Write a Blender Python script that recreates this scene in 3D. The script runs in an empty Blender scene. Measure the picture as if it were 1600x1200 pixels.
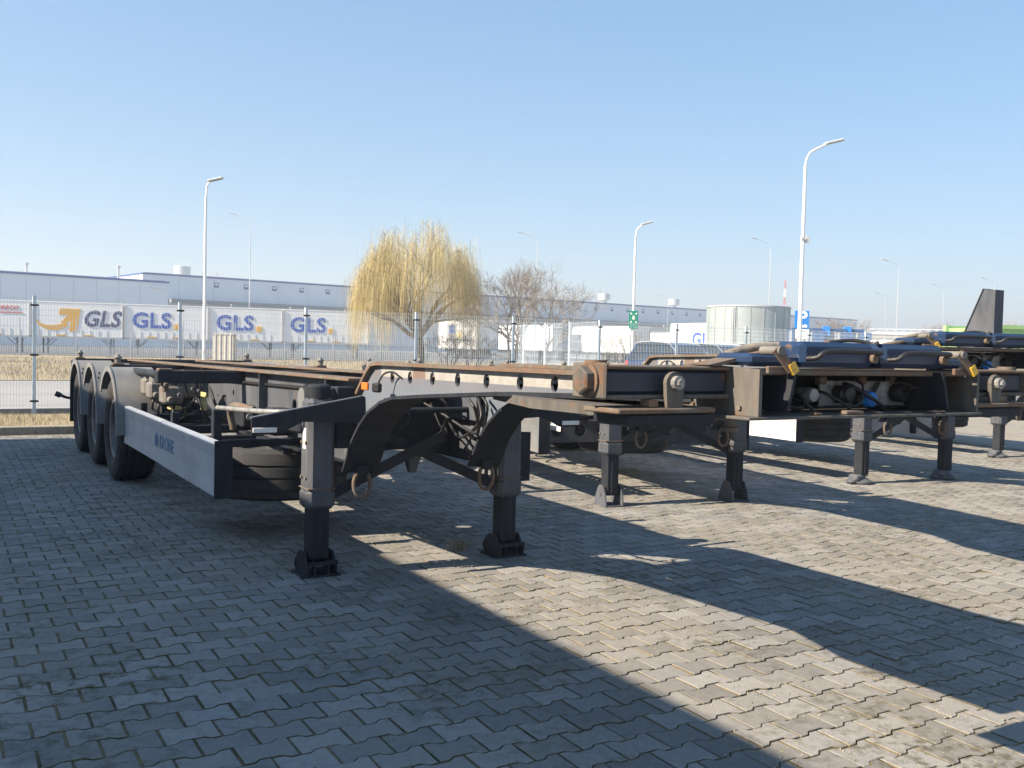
import bpy, math, random
import numpy as np
from mathutils import Matrix, Vector
random.seed(7); rng = np.random.default_rng(7)
R = math.radians
sc = bpy.context.scene
C = sc.collection

# ---------------------------------------------------------------- camera, sky, sun, exposure
CAM_H, PITCH, ROLL, FPX = 1.4729, 0.0391, 0.0242, 1503.74
cp, sp, cr, sr = math.cos(PITCH), math.sin(PITCH), math.cos(ROLL), math.sin(ROLL)
fw = Vector((0, cp, -sp)); up = Vector((0, sp, cp)); rt = Vector((1, 0, 0))
rt2 = cr*rt + sr*up; up2 = -sr*rt + cr*up
cam = bpy.data.cameras.new("camera"); camo = bpy.data.objects.new("camera", cam); C.objects.link(camo)
camo.matrix_world = Matrix(((rt2.x, up2.x, -fw.x, 0), (rt2.y, up2.y, -fw.y, 0), (rt2.z, up2.z, -fw.z, CAM_H), (0, 0, 0, 1)))
cam.sensor_width = 36; cam.lens = FPX/1600*36; cam.clip_end = 6000; cam.clip_start = 0.05
sc.camera = camo

HD = 0.53699                                            # heading of the parking bays
ORG = Vector((-0.62444, 6.41799, 0))                    # ground point between the near trailer's legs
VX = Vector((math.cos(HD), math.sin(HD), 0)); UX = Vector((-math.sin(HD), math.cos(HD), 0))
def W(v, u, z=0): return ORG + VX*v + UX*u + Vector((0, 0, z))

SH = VX*1.38 - UX*0.17                                   # shadow cast per metre of height
sun_to = Vector((-SH.x, -SH.y, 1)).normalized()
EL = math.asin(sun_to.z); AZ = math.atan2(sun_to.x, sun_to.y)
world = bpy.data.worlds.new("World"); sc.world = world; world.use_nodes = True
wn = world.node_tree.nodes; wn.clear()
sky = wn.new("ShaderNodeTexSky"); sky.sky_type = 'NISHITA'; sky.sun_disc = False
sky.sun_elevation = EL; sky.sun_rotation = AZ; sky.altitude = 100
sky.air_density = 1.0; sky.dust_density = 0.0; sky.ozone_density = 6.0
bg = wn.new("ShaderNodeBackground"); bg.inputs[1].default_value = 0.15
wo = wn.new("ShaderNodeOutputWorld")
gm = wn.new("ShaderNodeGamma"); gm.inputs[1].default_value = 0.5           # a milder gradient between zenith and horizon
hs = wn.new("ShaderNodeHueSaturation"); hs.inputs['Saturation'].default_value = 1.46
world.node_tree.links.new(sky.outputs[0], gm.inputs[0]); world.node_tree.links.new(gm.outputs[0], hs.inputs['Color'])
world.node_tree.links.new(hs.outputs[0], bg.inputs[0]); world.node_tree.links.new(bg.outputs[0], wo.inputs[0])
sl = bpy.data.lights.new("sun", 'SUN'); sl.energy = 4.9; sl.angle = R(0.5); sl.color = (1, 0.855, 0.665)
so = bpy.data.objects.new("sun", sl); C.objects.link(so); so.location = (0, 0, 60)
so.rotation_euler = sun_to.to_track_quat('Z', 'Y').to_euler()
sc.view_settings.view_transform = 'Standard'; sc.view_settings.look = 'None'
sc.view_settings.exposure = 1.44; sc.view_settings.gamma = 1; sc.view_settings.use_curve_mapping = False
sc.cycles.max_bounces = 6; sc.cycles.transparent_max_bounces = 8

# ---------------------------------------------------------------- materials
def newmat(name):
    m = bpy.data.materials.new(name); m.use_nodes = True
    return m, m.node_tree.nodes, m.node_tree.links, m.node_tree.nodes["Principled BSDF"]
def ramp(nt, lk, src, stops):
    r = nt.new("ShaderNodeValToRGB"); lk.new(src, r.inputs[0])
    el = r.color_ramp.elements
    while len(el) < len(stops): el.new(0.5)
    for e, (p, c) in zip(el, stops):
        e.position = p; e.color = (c, c, c, 1) if not isinstance(c, tuple) else (*c, 1)
    return r.outputs[0]
def noise(nt, lk, scale, detail=6, rough=0.6, vec=None, stretch=None):
    n = nt.new("ShaderNodeTexNoise"); n.inputs["Scale"].default_value = scale
    n.inputs["Detail"].default_value = detail; n.inputs["Roughness"].default_value = rough
    if vec is not None:
        if stretch:
            mp = nt.new("ShaderNodeMapping"); mp.inputs["Scale"].default_value = stretch
            lk.new(vec, mp.inputs[0]); vec = mp.outputs[0]
        lk.new(vec, n.inputs["Vector"])
    return n.outputs["Fac"]
def mix(nt, lk, fac, a, b, mode='MIX'):
    m = nt.new("ShaderNodeMix"); m.data_type = 'RGBA'; m.blend_type = mode
    for sock, val in ((m.inputs[0], fac), (m.inputs[6], a), (m.inputs[7], b)):
        if isinstance(val, (int, float)): sock.default_value = val
        elif isinstance(val, tuple): sock.default_value = (*val, 1)
        else: lk.new(val, sock)
    return m.outputs[2]
def math_(nt, lk, op, a, b=0.0):
    m = nt.new("ShaderNodeMath"); m.operation = op
    for s, v in ((m.inputs[0], a), (m.inputs[1], b)):
        if isinstance(v, (int, float)): s.default_value = v
        else: lk.new(v, s)
    return m.outputs[0]
def bump(nt, lk, h, bs, strength=0.3, dist=0.01):
    b = nt.new("ShaderNodeBump"); b.inputs["Strength"].default_value = strength; b.inputs["Distance"].default_value = dist
    lk.new(h, b.inputs["Height"]); lk.new(b.outputs[0], bs.inputs["Normal"])
def coord(nt, kind="Object"):
    return nt.new("ShaderNodeTexCoord").outputs[kind]
def wpos(nt): return nt.new("ShaderNodeNewGeometry").outputs["Position"]

def plain(name, col, rough=0.6, metal=0.0, var=0.25, scale=4, dirt=None, spec=0.5):
    m, nt, lk, bs = newmat(name)
    v = wpos(nt); n = noise(nt, lk, scale, 5, 0.65, v)
    f = ramp(nt, lk, n, [(0.3, 1-var), (0.7, 1+var*0.5)])
    c = mix(nt, lk, 1.0, col, f, 'MULTIPLY')
    if dirt:
        d = ramp(nt, lk, noise(nt, lk, scale*0.6, 7, 0.7, v), [(0.5, 0.0), (0.72, 1.0)])
        c = mix(nt, lk, d, c, dirt)
    lk.new(c, bs.inputs["Base Color"])
    bs.inputs["Roughness"].default_value = rough; bs.inputs["Metallic"].default_value = metal
    bs.inputs["Specular IOR Level"].default_value = spec
    return m

def steel(name, paint, rust_at=0.60, rough=0.45, dusty=0.5, rust=(0.11, 0.06, 0.035), dust=(0.30, 0.26, 0.20), spec=0.5):
    """worn painted steel: paint, dust film, rust patches with streaks"""
    m, nt, lk, bs = newmat(name)
    v = coord(nt)
    big = noise(nt, lk, 3.0, 5, 0.6, v)
    p = mix(nt, lk, ramp(nt, lk, big, [(0.3, 0.0), (0.7, 1.0)]), tuple(x*0.75 for x in paint), tuple(min(1, x*1.35) for x in paint))
    st = noise(nt, lk, 14, 6, 0.7, v, (1, 1, 0.22))
    df = math_(nt, lk, 'MULTIPLY', ramp(nt, lk, st, [(0.35, 0.0), (0.75, 1.0)]), dusty)
    p = mix(nt, lk, df, p, dust)
    rn = noise(nt, lk, 7, 9, 0.72, v)
    rf = ramp(nt, lk, rn, [(rust_at, 0.0), (rust_at+0.07, 1.0)])
    rc = mix(nt, lk, noise(nt, lk, 40, 4, 0.6, v), tuple(x*0.55 for x in rust), tuple(min(1, x*1.7) for x in rust))
    c = mix(nt, lk, rf, p, rc)
    lk.new(c, bs.inputs["Base Color"])
    r = mix(nt, lk, rf, (rough,)*3, (0.85,)*3)
    lk.new(math_(nt, lk, 'ADD', r, math_(nt, lk, 'MULTIPLY', st, 0.15)), bs.inputs["Roughness"])
    bs.inputs['Specular IOR Level'].default_value = spec
    bump(nt, lk, math_(nt, lk, 'ADD', rf, math_(nt, lk, 'MULTIPLY', rn, 0.4)), bs, 0.35, 0.003)
    return m

M = {}
M['frame'] = steel('frame_paint', (0.060, 0.070, 0.090), 0.64, 0.5, 0.20, spec=0.25)
M['dark'] = steel('dark_frame_paint', (0.013, 0.017, 0.026), 0.66, 0.55, 0.07, spec=0.2)
M['navy'] = steel('navy_paint', (0.009, 0.028, 0.075), 0.66, 0.30, 0.04)
M['wing'] = steel('wing_paint', (0.014, 0.024, 0.045), 0.58, 0.4, 0.10, spec=0.35)
M['rusty'] = steel('rusty_steel', (0.10, 0.085, 0.07), 0.46, 0.75, 0.35, (0.125, 0.08, 0.055))
M['plate'] = steel('skid_plate_steel', (0.066, 0.063, 0.062), 0.55, 0.65, 0.34, (0.12, 0.07, 0.045), spec=0.3)
M['orange_rust'] = steel('orange_rust', (0.15, 0.095, 0.06), 0.5, 0.8, 0.4, (0.19, 0.10, 0.05))
M['guard'] = plain('guard_aluminium', (0.42, 0.45, 0.49), 0.45, 0.0, 0.12, 3, (0.30, 0.32, 0.35))
M['guard_white'] = plain('guard_white', (0.78, 0.78, 0.77), 0.4, 0, 0.06, 3)
M['guard_band'] = plain('guard_grey_band', (0.55, 0.57, 0.58), 0.4, 0, 0.06, 3)
M['rubber'] = plain('tyre_rubber', (0.022, 0.023, 0.026), 0.8, 0, 0.35, 9, (0.06, 0.055, 0.05))
M['tread'] = plain('dusty_tread', (0.032, 0.033, 0.036), 0.8, 0, 0.35, 9, (0.075, 0.068, 0.06))
M['rim'] = plain('rim_steel', (0.16, 0.17, 0.18), 0.5, 0.3, 0.35, 12, (0.18, 0.09, 0.045))
M['fender'] = plain('grey_plastic', (0.17, 0.175, 0.18), 0.55, 0, 0.25, 5, (0.22, 0.20, 0.17))
M['hose'] = plain('black_rubber', (0.018, 0.018, 0.02), 0.5, 0, 0.2, 20)
M['pad'] = plain('worn_grey_rubber', (0.26, 0.23, 0.19), 0.85, 0, 0.45, 22, (0.05, 0.05, 0.055))
M['valve'] = steel('valve_casting', (0.11, 0.11, 0.11), 0.6, 0.55, 0.5)
M['alu'] = plain('cast_aluminium', (0.30, 0.30, 0.29), 0.5, 0.3, 0.4, 34, (0.07, 0.062, 0.055))
M['zinc'] = plain('galvanised_steel', (0.50, 0.53, 0.56), 0.42, 0.25, 0.12, 6)
M['yellow'] = plain('yellow_paint', (0.70, 0.42, 0.03), 0.45, 0, 0.25, 30, (0.3, 0.18, 0.06))
M['blue_cap'] = plain('blue_cap', (0.02, 0.24, 0.72), 0.4, 0, 0.15, 30)
M['orange'] = plain('orange_lens', (0.75, 0.16, 0.02), 0.3, 0, 0.1, 30)
M['red_lens'] = plain('red_lens', (0.5, 0.02, 0.02), 0.25, 0, 0.1, 30)
M['white'] = plain('white_paint', (0.80, 0.80, 0.79), 0.5, 0, 0.06, 2)
M['lamp_white'] = plain('lamp_post_paint', (0.74, 0.75, 0.76), 0.45, 0.1, 0.05, 2)
M['lettering'] = plain('guard_lettering', (0.09, 0.19, 0.34), 0.5, 0, 0.05, 8)
M['sticker'] = plain('yellow_sticker', (0.62, 0.50, 0.22), 0.5, 0, 0.15, 20)
M['cabinet'] = plain('cabinet_grey', (0.42, 0.40, 0.36), 0.6, 0, 0.1, 3)
M['retro'] = plain('white_reflector', (0.66, 0.66, 0.64), 0.4, 0, 0.1, 20)

def web_paint():
    """gooseneck web: grey paint below, white reflective tape along the upper half, rust round the holes"""
    m, nt, lk, bs = newmat('gooseneck_web_paint')
    v = coord(nt); sx = nt.new("ShaderNodeSeparateXYZ"); lk.new(v, sx.inputs[0])
    u, z = sx.outputs[1], sx.outputs[2]
    a = math_(nt, lk, 'GREATER_THAN', math_(nt, lk, 'ADD', z, math_(nt, lk, 'MULTIPLY', u, 0.012)), 1.268)
    b1 = math_(nt, lk, 'LESS_THAN', u, -0.45)
    gap = math_(nt, lk, 'MULTIPLY', math_(nt, lk, 'GREATER_THAN', u, -1.06), math_(nt, lk, 'LESS_THAN', u, -0.90))
    b2 = math_(nt, lk, 'SUBTRACT', 1.0, gap)
    tape = math_(nt, lk, 'MULTIPLY', math_(nt, lk, 'MULTIPLY', a, b1), b2)
    n1 = noise(nt, lk, 10, 8, 0.7, v); n2 = noise(nt, lk, 3, 6, 0.7, v, (1, 1, 0.5))
    grey = mix(nt, lk, n2, (0.075, 0.095, 0.13), (0.17, 0.19, 0.225))
    white = mix(nt, lk, ramp(nt, lk, n1, [(0.35, 0.0), (0.66, 1.0)]), (0.37, 0.37, 0.365), (0.23, 0.215, 0.195))
    c = mix(nt, lk, tape, grey, white)
    # rust halo: holes every so often along u at mid height
    hz = math_(nt, lk, 'ABSOLUTE', math_(nt, lk, 'SUBTRACT', z, 1.265))
    hf = ramp(nt, lk, math_(nt, lk, 'ADD', hz, math_(nt, lk, 'MULTIPLY', n1, 0.12)), [(0.07, 1.0), (0.12, 0.0)])
    rf = math_(nt, lk, 'MAXIMUM', math_(nt, lk, 'MULTIPLY', hf, 0.16), ramp(nt, lk, n1, [(0.60, 0.0), (0.69, 0.9)]))
    rf = math_(nt, lk, 'MAXIMUM', rf, math_(nt, lk, 'MULTIPLY', math_(nt, lk, 'MULTIPLY', gap, a), 0.75))
    c = mix(nt, lk, rf, c, mix(nt, lk, noise(nt, lk, 40, 4, 0.6, v), (0.12, 0.07, 0.045), (0.24, 0.155, 0.105)))
    lk.new(c, bs.inputs["Base Color"]); bs.inputs["Roughness"].default_value = 0.6
    bump(nt, lk, n1, bs, 0.2, 0.003)
    return m
M['web'] = web_paint()

def glass(name, col=(0.02, 0.03, 0.04)):
    m, nt, lk, bs = newmat(name)
    bs.inputs["Base Color"].default_value = (*col, 1); bs.inputs["Roughness"].default_value = 0.05
    bs.inputs["Specular IOR Level"].default_value = 0.5
    return m
M['glass'] = glass('dark_glass', (0.008, 0.014, 0.024)); M['pane'] = glass('window_pane', (0.05, 0.08, 0.13))

def paver_mat(name, attr):
    m, nt, lk, bs = newmat(name)
    if attr:
        a = nt.new("ShaderNodeAttribute"); a.attribute_name = "tone"; t = a.outputs["Fac"]
    else:
        t = nt.new("ShaderNodeObjectInfo").outputs["Random"]
    v = wpos(nt)
    base = mix(nt, lk, t, (0.166, 0.166, 0.165), (0.304, 0.302, 0.300))
    odd = ramp(nt, lk, t, [(0.90, 0.0), (0.92, 1.0)])
    base = mix(nt, lk, math_(nt, lk, 'MULTIPLY', odd, 0.6), base, (0.135, 0.132, 0.122))
    big = noise(nt, lk, 0.55, 6, 0.65, v)
    base = mix(nt, lk, ramp(nt, lk, big, [(0.38, 0.0), (0.62, 1.0)]), base, mix(nt, lk, 0.6, base, (0.255, 0.235, 0.20)))
    st = ramp(nt, lk, noise(nt, lk, 1.7, 7, 0.7, v), [(0.60, 0.0), (0.75, 0.6)])
    base = mix(nt, lk, st, base, (0.125, 0.105, 0.075))
    ms = math_(nt, lk, 'MULTIPLY', ramp(nt, lk, noise(nt, lk, 0.9, 4, 0.6, v), [(0.46, 0.0), (0.62, 1.0)]), ramp(nt, lk, noise(nt, lk, 13, 7, 0.75, v), [(0.48, 0.0), (0.60, 1.0)]))
    base = mix(nt, lk, math_(nt, lk, 'MULTIPLY', ms, 0.75), base, (0.075, 0.065, 0.035))
    sp = ramp(nt, lk, noise(nt, lk, 48, 3, 0.6, v), [(0.70, 0.0), (0.76, 0.7)])
    base = mix(nt, lk, sp, base, (0.10, 0.085, 0.06))
    oil = ramp(nt, lk, noise(nt, lk, 2.6, 3, 0.5, v), [(0.66, 0.0), (0.74, 0.45)])
    base = mix(nt, lk, oil, base, (0.085, 0.082, 0.078))
    gr = noise(nt, lk, 160, 4, 0.7, v)
    base = mix(nt, lk, 1.0, base, ramp(nt, lk, gr, [(0.3, 0.80), (0.7, 1.14)]), 'MULTIPLY')
    md = noise(nt, lk, 22, 5, 0.65, v)
    base = mix(nt, lk, 1.0, base, ramp(nt, lk, md, [(0.3, 0.88), (0.7, 1.08)]), 'MULTIPLY')
    lk.new(base, bs.inputs["Base Color"]); bs.inputs["Roughness"].default_value = 0.85
    bs.inputs["Specular IOR Level"].default_value = 0.15
    bump(nt, lk, math_(nt, lk, 'ADD', gr, md), bs, 0.35, 0.002)
    return m
M['paver'] = paver_mat('concrete_paver', False); M['paver_far'] = paver_mat('concrete_paver_field', True)

def joint_mat():
    m, nt, lk, bs = newmat('joint_sand_and_moss'); v = wpos(nt)
    c = mix(nt, lk, ramp(nt, lk, noise(nt, lk, 1.2, 6, 0.7, v), [(0.42, 0.0), (0.6, 1.0)]), (0.085, 0.07, 0.04), (0.20, 0.155, 0.085))
    c = mix(nt, lk, ramp(nt, lk, noise(nt, lk, 9, 6, 0.7, v), [(0.5, 0.0), (0.62, 1.0)]), c, (0.05, 0.055, 0.018))
    lk.new(c, bs.inputs["Base Color"]); bs.inputs["Roughness"].default_value = 0.95
    bump(nt, lk, noise(nt, lk, 120, 4, 0.7, v), bs, 0.6, 0.006)
    return m
M['joint'] = joint_mat()

def far_pave_mat():
    m, nt, lk, bs = newmat('distant_paving')
    v = wpos(nt); mp = nt.new("ShaderNodeMapping"); mp.vector_type = 'TEXTURE'
    mp.inputs["Location"].default_value = ORG; mp.inputs["Rotation"].default_value = (0, 0, HD); lk.new(v, mp.inputs[0])
    b = nt.new("ShaderNodeTexBrick"); lk.new(mp.outputs[0], b.inputs[0])
    b.inputs["Scale"].default_value = 1; b.inputs["Brick Width"].default_value = 0.2043; b.inputs["Row Height"].default_value = 0.1456
    b.inputs["Mortar Size"].default_value = 0.006
    b.inputs["Color1"].default_value = (0.20, 0.192, 0.182, 1); b.inputs["Color2"].default_value = (0.27, 0.26, 0.248, 1); b.inputs["Mortar"].default_value = (0.10, 0.085, 0.055, 1)
    c = mix(nt, lk, ramp(nt, lk, noise(nt, lk, 0.55, 6, 0.65, v), [(0.38, 0.0), (0.62, 0.6)]), b.outputs[0], (0.29, 0.245, 0.175))
    lk.new(c, bs.inputs["Base Color"]); bs.inputs["Roughness"].default_value = 0.85
    return m
M['farpave'] = far_pave_mat()

def ground_mat(name, a, b, d, sc1=0.4, sc2=6, b_amt=0.5):
    m, nt, lk, bs = newmat(name); v = wpos(nt)
    c = mix(nt, lk, ramp(nt, lk, noise(nt, lk, sc1, 7, 0.7, v), [(0.35, 0.0), (0.65, 1.0)]), a, b)
    c = mix(nt, lk, ramp(nt, lk, noise(nt, lk, sc2, 7, 0.75, v), [(0.5, 0.0), (0.68, 1.0)]), c, d)
    lk.new(c, bs.inputs["Base Color"]); bs.inputs["Roughness"].default_value = 0.95
    bump(nt, lk, noise(nt, lk, sc2*4, 6, 0.7, v), bs, b_amt, 0.03)
    return m
M['field'] = ground_mat('dry_grass_field', (0.36, 0.295, 0.19), (0.28, 0.215, 0.135), (0.21, 0.20, 0.10), 0.12, 2.0, 0.8)
M['verge'] = ground_mat('dry_verge', (0.36, 0.295, 0.18), (0.29, 0.23, 0.14), (0.21, 0.19, 0.09), 0.8, 8, 0.8)
M['asphalt'] = ground_mat('pale_road', (0.30, 0.30, 0.30), (0.26, 0.26, 0.265), (0.33, 0.32, 0.31), 0.3, 5, 0.1)
M['yard'] = ground_mat('yard_asphalt', (0.16, 0.16, 0.165), (0.20, 0.20, 0.20), (0.14, 0.14, 0.14), 0.1, 3, 0.1)
M['concrete'] = ground_mat('kerb_concrete', (0.34, 0.31, 0.27), (0.27, 0.25, 0.215), (0.19, 0.165, 0.12), 1.5, 14, 0.3)
M['straw'] = plain('dry_grass_blades', (0.37, 0.32, 0.215), 0.9, 0, 0.5, 1.2)
M['weed'] = plain('green_weed', (0.14, 0.15, 0.045), 0.9, 0, 0.5, 9)
M['willow'] = plain('willow_twigs', (0.52, 0.43, 0.20), 0.85, 0, 0.35, 0.6)
M['bark'] = plain('bark', (0.17, 0.125, 0.08), 0.9, 0, 0.4, 3)
M['barebark'] = plain('bare_twigs', (0.25, 0.225, 0.20), 0.9, 0, 0.3, 2)
M['fence'] = plain('fence_zinc', (0.60, 0.68, 0.74), 0.45, 0.0, 0.08, 2)
M['wall'] = plain('warehouse_panel', (0.82, 0.84, 0.87), 0.55, 0, 0.05, 0.2)
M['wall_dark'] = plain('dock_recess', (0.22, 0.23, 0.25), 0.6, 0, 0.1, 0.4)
M['trim_blue'] = plain('blue_trim', (0.03, 0.09, 0.32), 0.4, 0, 0.05, 1)
M['roofing'] = plain('roof_membrane', (0.5, 0.52, 0.55), 0.7, 0, 0.1, 0.3)
M['curtain'] = plain('swap_body_white', (0.82, 0.83, 0.84), 0.5, 0, 0.05, 0.5)
M['gls_blue'] = plain('logo_blue', (0.01, 0.07, 0.42), 0.5, 0, 0.03, 1)
M['gls_navy'] = plain('logo_navy', (0.02, 0.03, 0.13), 0.5, 0, 0.03, 1)
M['gls_yellow'] = plain('logo_yellow', (0.72, 0.38, 0.02), 0.5, 0, 0.03, 1)
M['red_print'] = plain('red_print', (0.6, 0.05, 0.04), 0.5, 0, 0.03, 1)
M['grey_print'] = plain('grey_print', (0.42, 0.42, 0.43), 0.5, 0, 0.03, 1)
M['sign_blue'] = plain('sign_blue', (0.02, 0.20, 0.62), 0.4, 0, 0.03, 2)
M['sign_green'] = plain('sign_green', (0.0, 0.22, 0.14), 0.4, 0, 0.03, 2)
M['green_box'] = plain('green_container', (0.30, 0.50, 0.20), 0.5, 0, 0.08, 1)
M['grey_box'] = plain('grey_unit', (0.27, 0.31, 0.36), 0.6, 0, 0.08, 1)
M['blue_box'] = plain('blue_unit', (0.03, 0.09, 0.24), 0.5, 0, 0.08, 1)
M['car_blue'] = plain('car_blue_paint', (0.018, 0.05, 0.14), 0.2, 0.2, 0.05, 1, None, 0.7)
M['car_dark'] = plain('car_dark_paint', (0.02, 0.03, 0.055), 0.2, 0.2, 0.05, 1, None, 0.7)
M['car_silver'] = plain('car_grey_paint', (0.12, 0.17, 0.24), 0.25, 0.4, 0.05, 1, None, 0.7)
M['chrome'] = plain('bright_trim', (0.75, 0.76, 0.78), 0.2, 0.7, 0.02, 1)
M['black_plastic'] = plain('black_plastic', (0.02, 0.02, 0.022), 0.5, 0, 0.1, 5)
M['pink'] = plain('mast_red', (0.55, 0.14, 0.12), 0.6, 0, 0.05, 1)
M['pylon'] = plain('pylon_steel', (0.38, 0.32, 0.33), 0.6, 0, 0.05, 1)
M['soil'] = ground_mat('embankment_grass', (0.30, 0.24, 0.14), (0.24, 0.17, 0.11), (0.30, 0.28, 0.12), 0.08, 0.8, 0.5)
M['thicket'] = plain('bare_thicket', (0.24, 0.20, 0.16), 0.9, 0, 0.3, 0.2)
M['tank'] = plain('tank_steel', (0.40, 0.45, 0.46), 0.38, 0.35, 0.10, 0.9)

# ---------------------------------------------------------------- mesh helpers
class MB:
    def __init__(s): s.v = []; s.f = []
    def add(s, vs, fs):
        o = len(s.v); s.v += [tuple(v) for v in vs]; s.f += [tuple(i+o for i in f) for f in fs]; return s
    def box(s, x0, x1, y0, y1, z0, z1, c=0.0, mat=None):
        if x0 > x1: x0, x1 = x1, x0
        if y0 > y1: y0, y1 = y1, y0
        if z0 > z1: z0, z1 = z1, z0
        c = min(c, (x1-x0)*0.45, (y1-y0)*0.45, (z1-z0)*0.45)
        if c <= 0:
            vs = [(x, y, z) for z in (z0, z1) for y in (y0, y1) for x in (x0, x1)]
            fs = [(0, 2, 3, 1), (4, 5, 7, 6), (0, 1, 5, 4), (2, 6, 7, 3), (0, 4, 6, 2), (1, 3, 7, 5)]
        else:
            vs = []; idx = {}
            X, Y, Z = (x0, x1), (y0, y1), (z0, z1); sg = (1, -1)
            for i in (0, 1):
                for j in (0, 1):
                    for k in (0, 1):
                        idx[i, j, k, 0] = len(vs); vs.append((X[i], Y[j]+sg[j]*c, Z[k]+sg[k]*c))
                        idx[i, j, k, 1] = len(vs); vs.append((X[i]+sg[i]*c, Y[j], Z[k]+sg[k]*c))
                        idx[i, j, k, 2] = len(vs); vs.append((X[i]+sg[i]*c, Y[j]+sg[j]*c, Z[k]))
            fs = []
            for i in (0, 1):
                q = [idx[i, 0, 0, 0], idx[i, 1, 0, 0], idx[i, 1, 1, 0], idx[i, 0, 1, 0]]; fs.append(q if i else q[::-1])
                q = [idx[0, i, 0, 1], idx[0, i, 1, 1], idx[1, i, 1, 1], idx[1, i, 0, 1]]; fs.append(q if i else q[::-1])
                q = [idx[0, 0, i, 2], idx[1, 0, i, 2], idx[1, 1, i, 2], idx[0, 1, i, 2]]; fs.append(q if i else q[::-1])
            for i in (0, 1):
                for j in (0, 1):
                    q = [idx[i, j, 0, 0], idx[i, j, 0, 1], idx[i, j, 1, 1], idx[i, j, 1, 0]]; fs.append(q if i == j else q[::-1])
                    q = [idx[i, 0, j, 0], idx[i, 0, j, 2], idx[i, 1, j, 2], idx[i, 1, j, 0]]; fs.append(q[::-1] if i == j else q)
                    q = [idx[0, i, j, 1], idx[0, i, j, 2], idx[1, i, j, 2], idx[1, i, j, 1]]; fs.append(q if i == j else q[::-1])
                    for k in (0, 1):
                        q = [idx[i, j, k, 0], idx[i, j, k, 1], idx[i, j, k, 2]]; fs.append(q if (i+j+k) % 2 else q[::-1])
        if mat is not None: vs = [tuple(mat @ Vector(v)) for v in vs]
        return s.add(vs, fs)
    def tube(s, pts, r, n=8, cap=True, up=None):
        pts = [Vector(p) for p in pts]
        if not isinstance(r, (list, tuple)) and r < .045 and 4 <= len(pts) < 12 and n > 5:      # bent pipes and hoses run smoothly
            q = [2*pts[0]-pts[1]] + pts + [2*pts[-1]-pts[-2]]; out = []
            for i in range(1, len(q)-2):
                a, b, c, d = q[i-1:i+3]
                for k in range(5):
                    t = k/5; out.append(.5*((2*b)+(c-a)*t+(2*a-5*b+4*c-d)*t*t+(3*b-a-3*c+d)*t**3))
            pts = out+[pts[-1]]
        rs = r if isinstance(r, (list, tuple)) else [r]*len(pts)
        ref = None; rings = []
        for i, p in enumerate(pts):
            d = (pts[min(i+1, len(pts)-1)] - pts[max(i-1, 0)]).normalized()
            if ref is None:
                ref = Vector((0, 0, 1)) if abs(d.z) < 0.9 else Vector((1, 0, 0))
            a = d.cross(ref)
            if a.length < 1e-5: a = d.orthogonal()
            a.normalize(); b = a.cross(d); ref = b
            rings.append([p + (a*math.cos(2*math.pi*(k+0.5)/n) + b*math.sin(2*math.pi*(k+0.5)/n))*rs[i] for k in range(n)])
        vs = [v for rg in rings for v in rg]; fs = []
        for i in range(len(pts)-1):
            for k in range(n):
                k2 = (k+1) % n; fs.append((i*n+k, i*n+k2, (i+1)*n+k2, (i+1)*n+k))
        if cap: fs.append(tuple(range(n))[::-1]); fs.append(tuple((len(pts)-1)*n+k for k in range(n)))
        return s.add(vs, fs)
    def cyl(s, p0, p1, r, n=16, r2=None): return s.tube([p0, p1], [r, r if r2 is None else r2], n)
    def bar(s, p0, p1, w, h, side=(0, 0, 1)):
        """rectangular bar from p0 to p1, h along 'side', w across"""
        p0, p1 = Vector(p0), Vector(p1); d = (p1-p0).normalized(); b = Vector(side); b = (b - d*b.dot(d)).normalized(); a = d.cross(b)
        vs = [p + a*i*w/2 + b*j*h/2 for p in (p0, p1) for i, j in ((-1, -1), (1, -1), (1, 1), (-1, 1))]
        return s.add(vs, [(3, 2, 1, 0), (4, 5, 6, 7), (0, 1, 5, 4), (1, 2, 6, 5), (2, 3, 7, 6), (3, 0, 4, 7)])
    def prism(s, outline, f0, f1):
        """outline: 2d points; f0 / f1 map (a, b) to the two end faces"""
        n = len(outline); vs = [f0(*p) for p in outline] + [f1(*p) for p in outline]
        fs = [tuple(range(n))[::-1], tuple(range(n, 2*n))] + [(i, (i+1) % n, n+(i+1) % n, n+i) for i in range(n)]
        return s.add(vs, fs)
    def lathe(s, prof, f, n=32, close=False):
        """prof: (axial, radius); f(axial, y, z) maps to a point"""
        m = len(prof); vs = [f(a, r*math.cos(2*math.pi*k/n), r*math.sin(2*math.pi*k/n)) for k in range(n) for a, r in prof]
        fs = []
        for k in range(n):
            k2 = (k+1) % n
            for i in range(m if close else m-1):
                i2 = (i+1) % m; fs.append((k*m+i, k*m+i2, k2*m+i2, k2*m+i))
        return s.add(vs, fs)
    def strip(s, path, w_fn, t):
        """thick band following path of (y, z) with lateral range w_fn -> (x0, x1)"""
        n = len(path); vs = []
        nr = []
        for i in range(n):
            a, b = path[max(i-1, 0)], path[min(i+1, n-1)]
            d = Vector((b[0]-a[0], b[1]-a[1])).normalized(); nr.append((-d.y, d.x))
        for i, (y, z) in enumerate(path):
            x0, x1 = w_fn(i/(n-1)); ny, nz = nr[i]
            for x in (x0, x1):
                vs += [(x, y+ny*t/2, z+nz*t/2), (x, y-ny*t/2, z-nz*t/2)]
        fs = []
        for i in range(n-1):
            a, b = i*4, i*4+4
            fs += [(a, b, b+2, a+2), (a+1, a+3, b+3, b+1), (a, a+1, b+1, b), (a+2, b+2, b+3, a+3)]
        fs += [(0, 2, 3, 1), ((n-1)*4, (n-1)*4+1, (n-1)*4+3, (n-1)*4+2)]
        return s.add(vs, fs)
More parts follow.
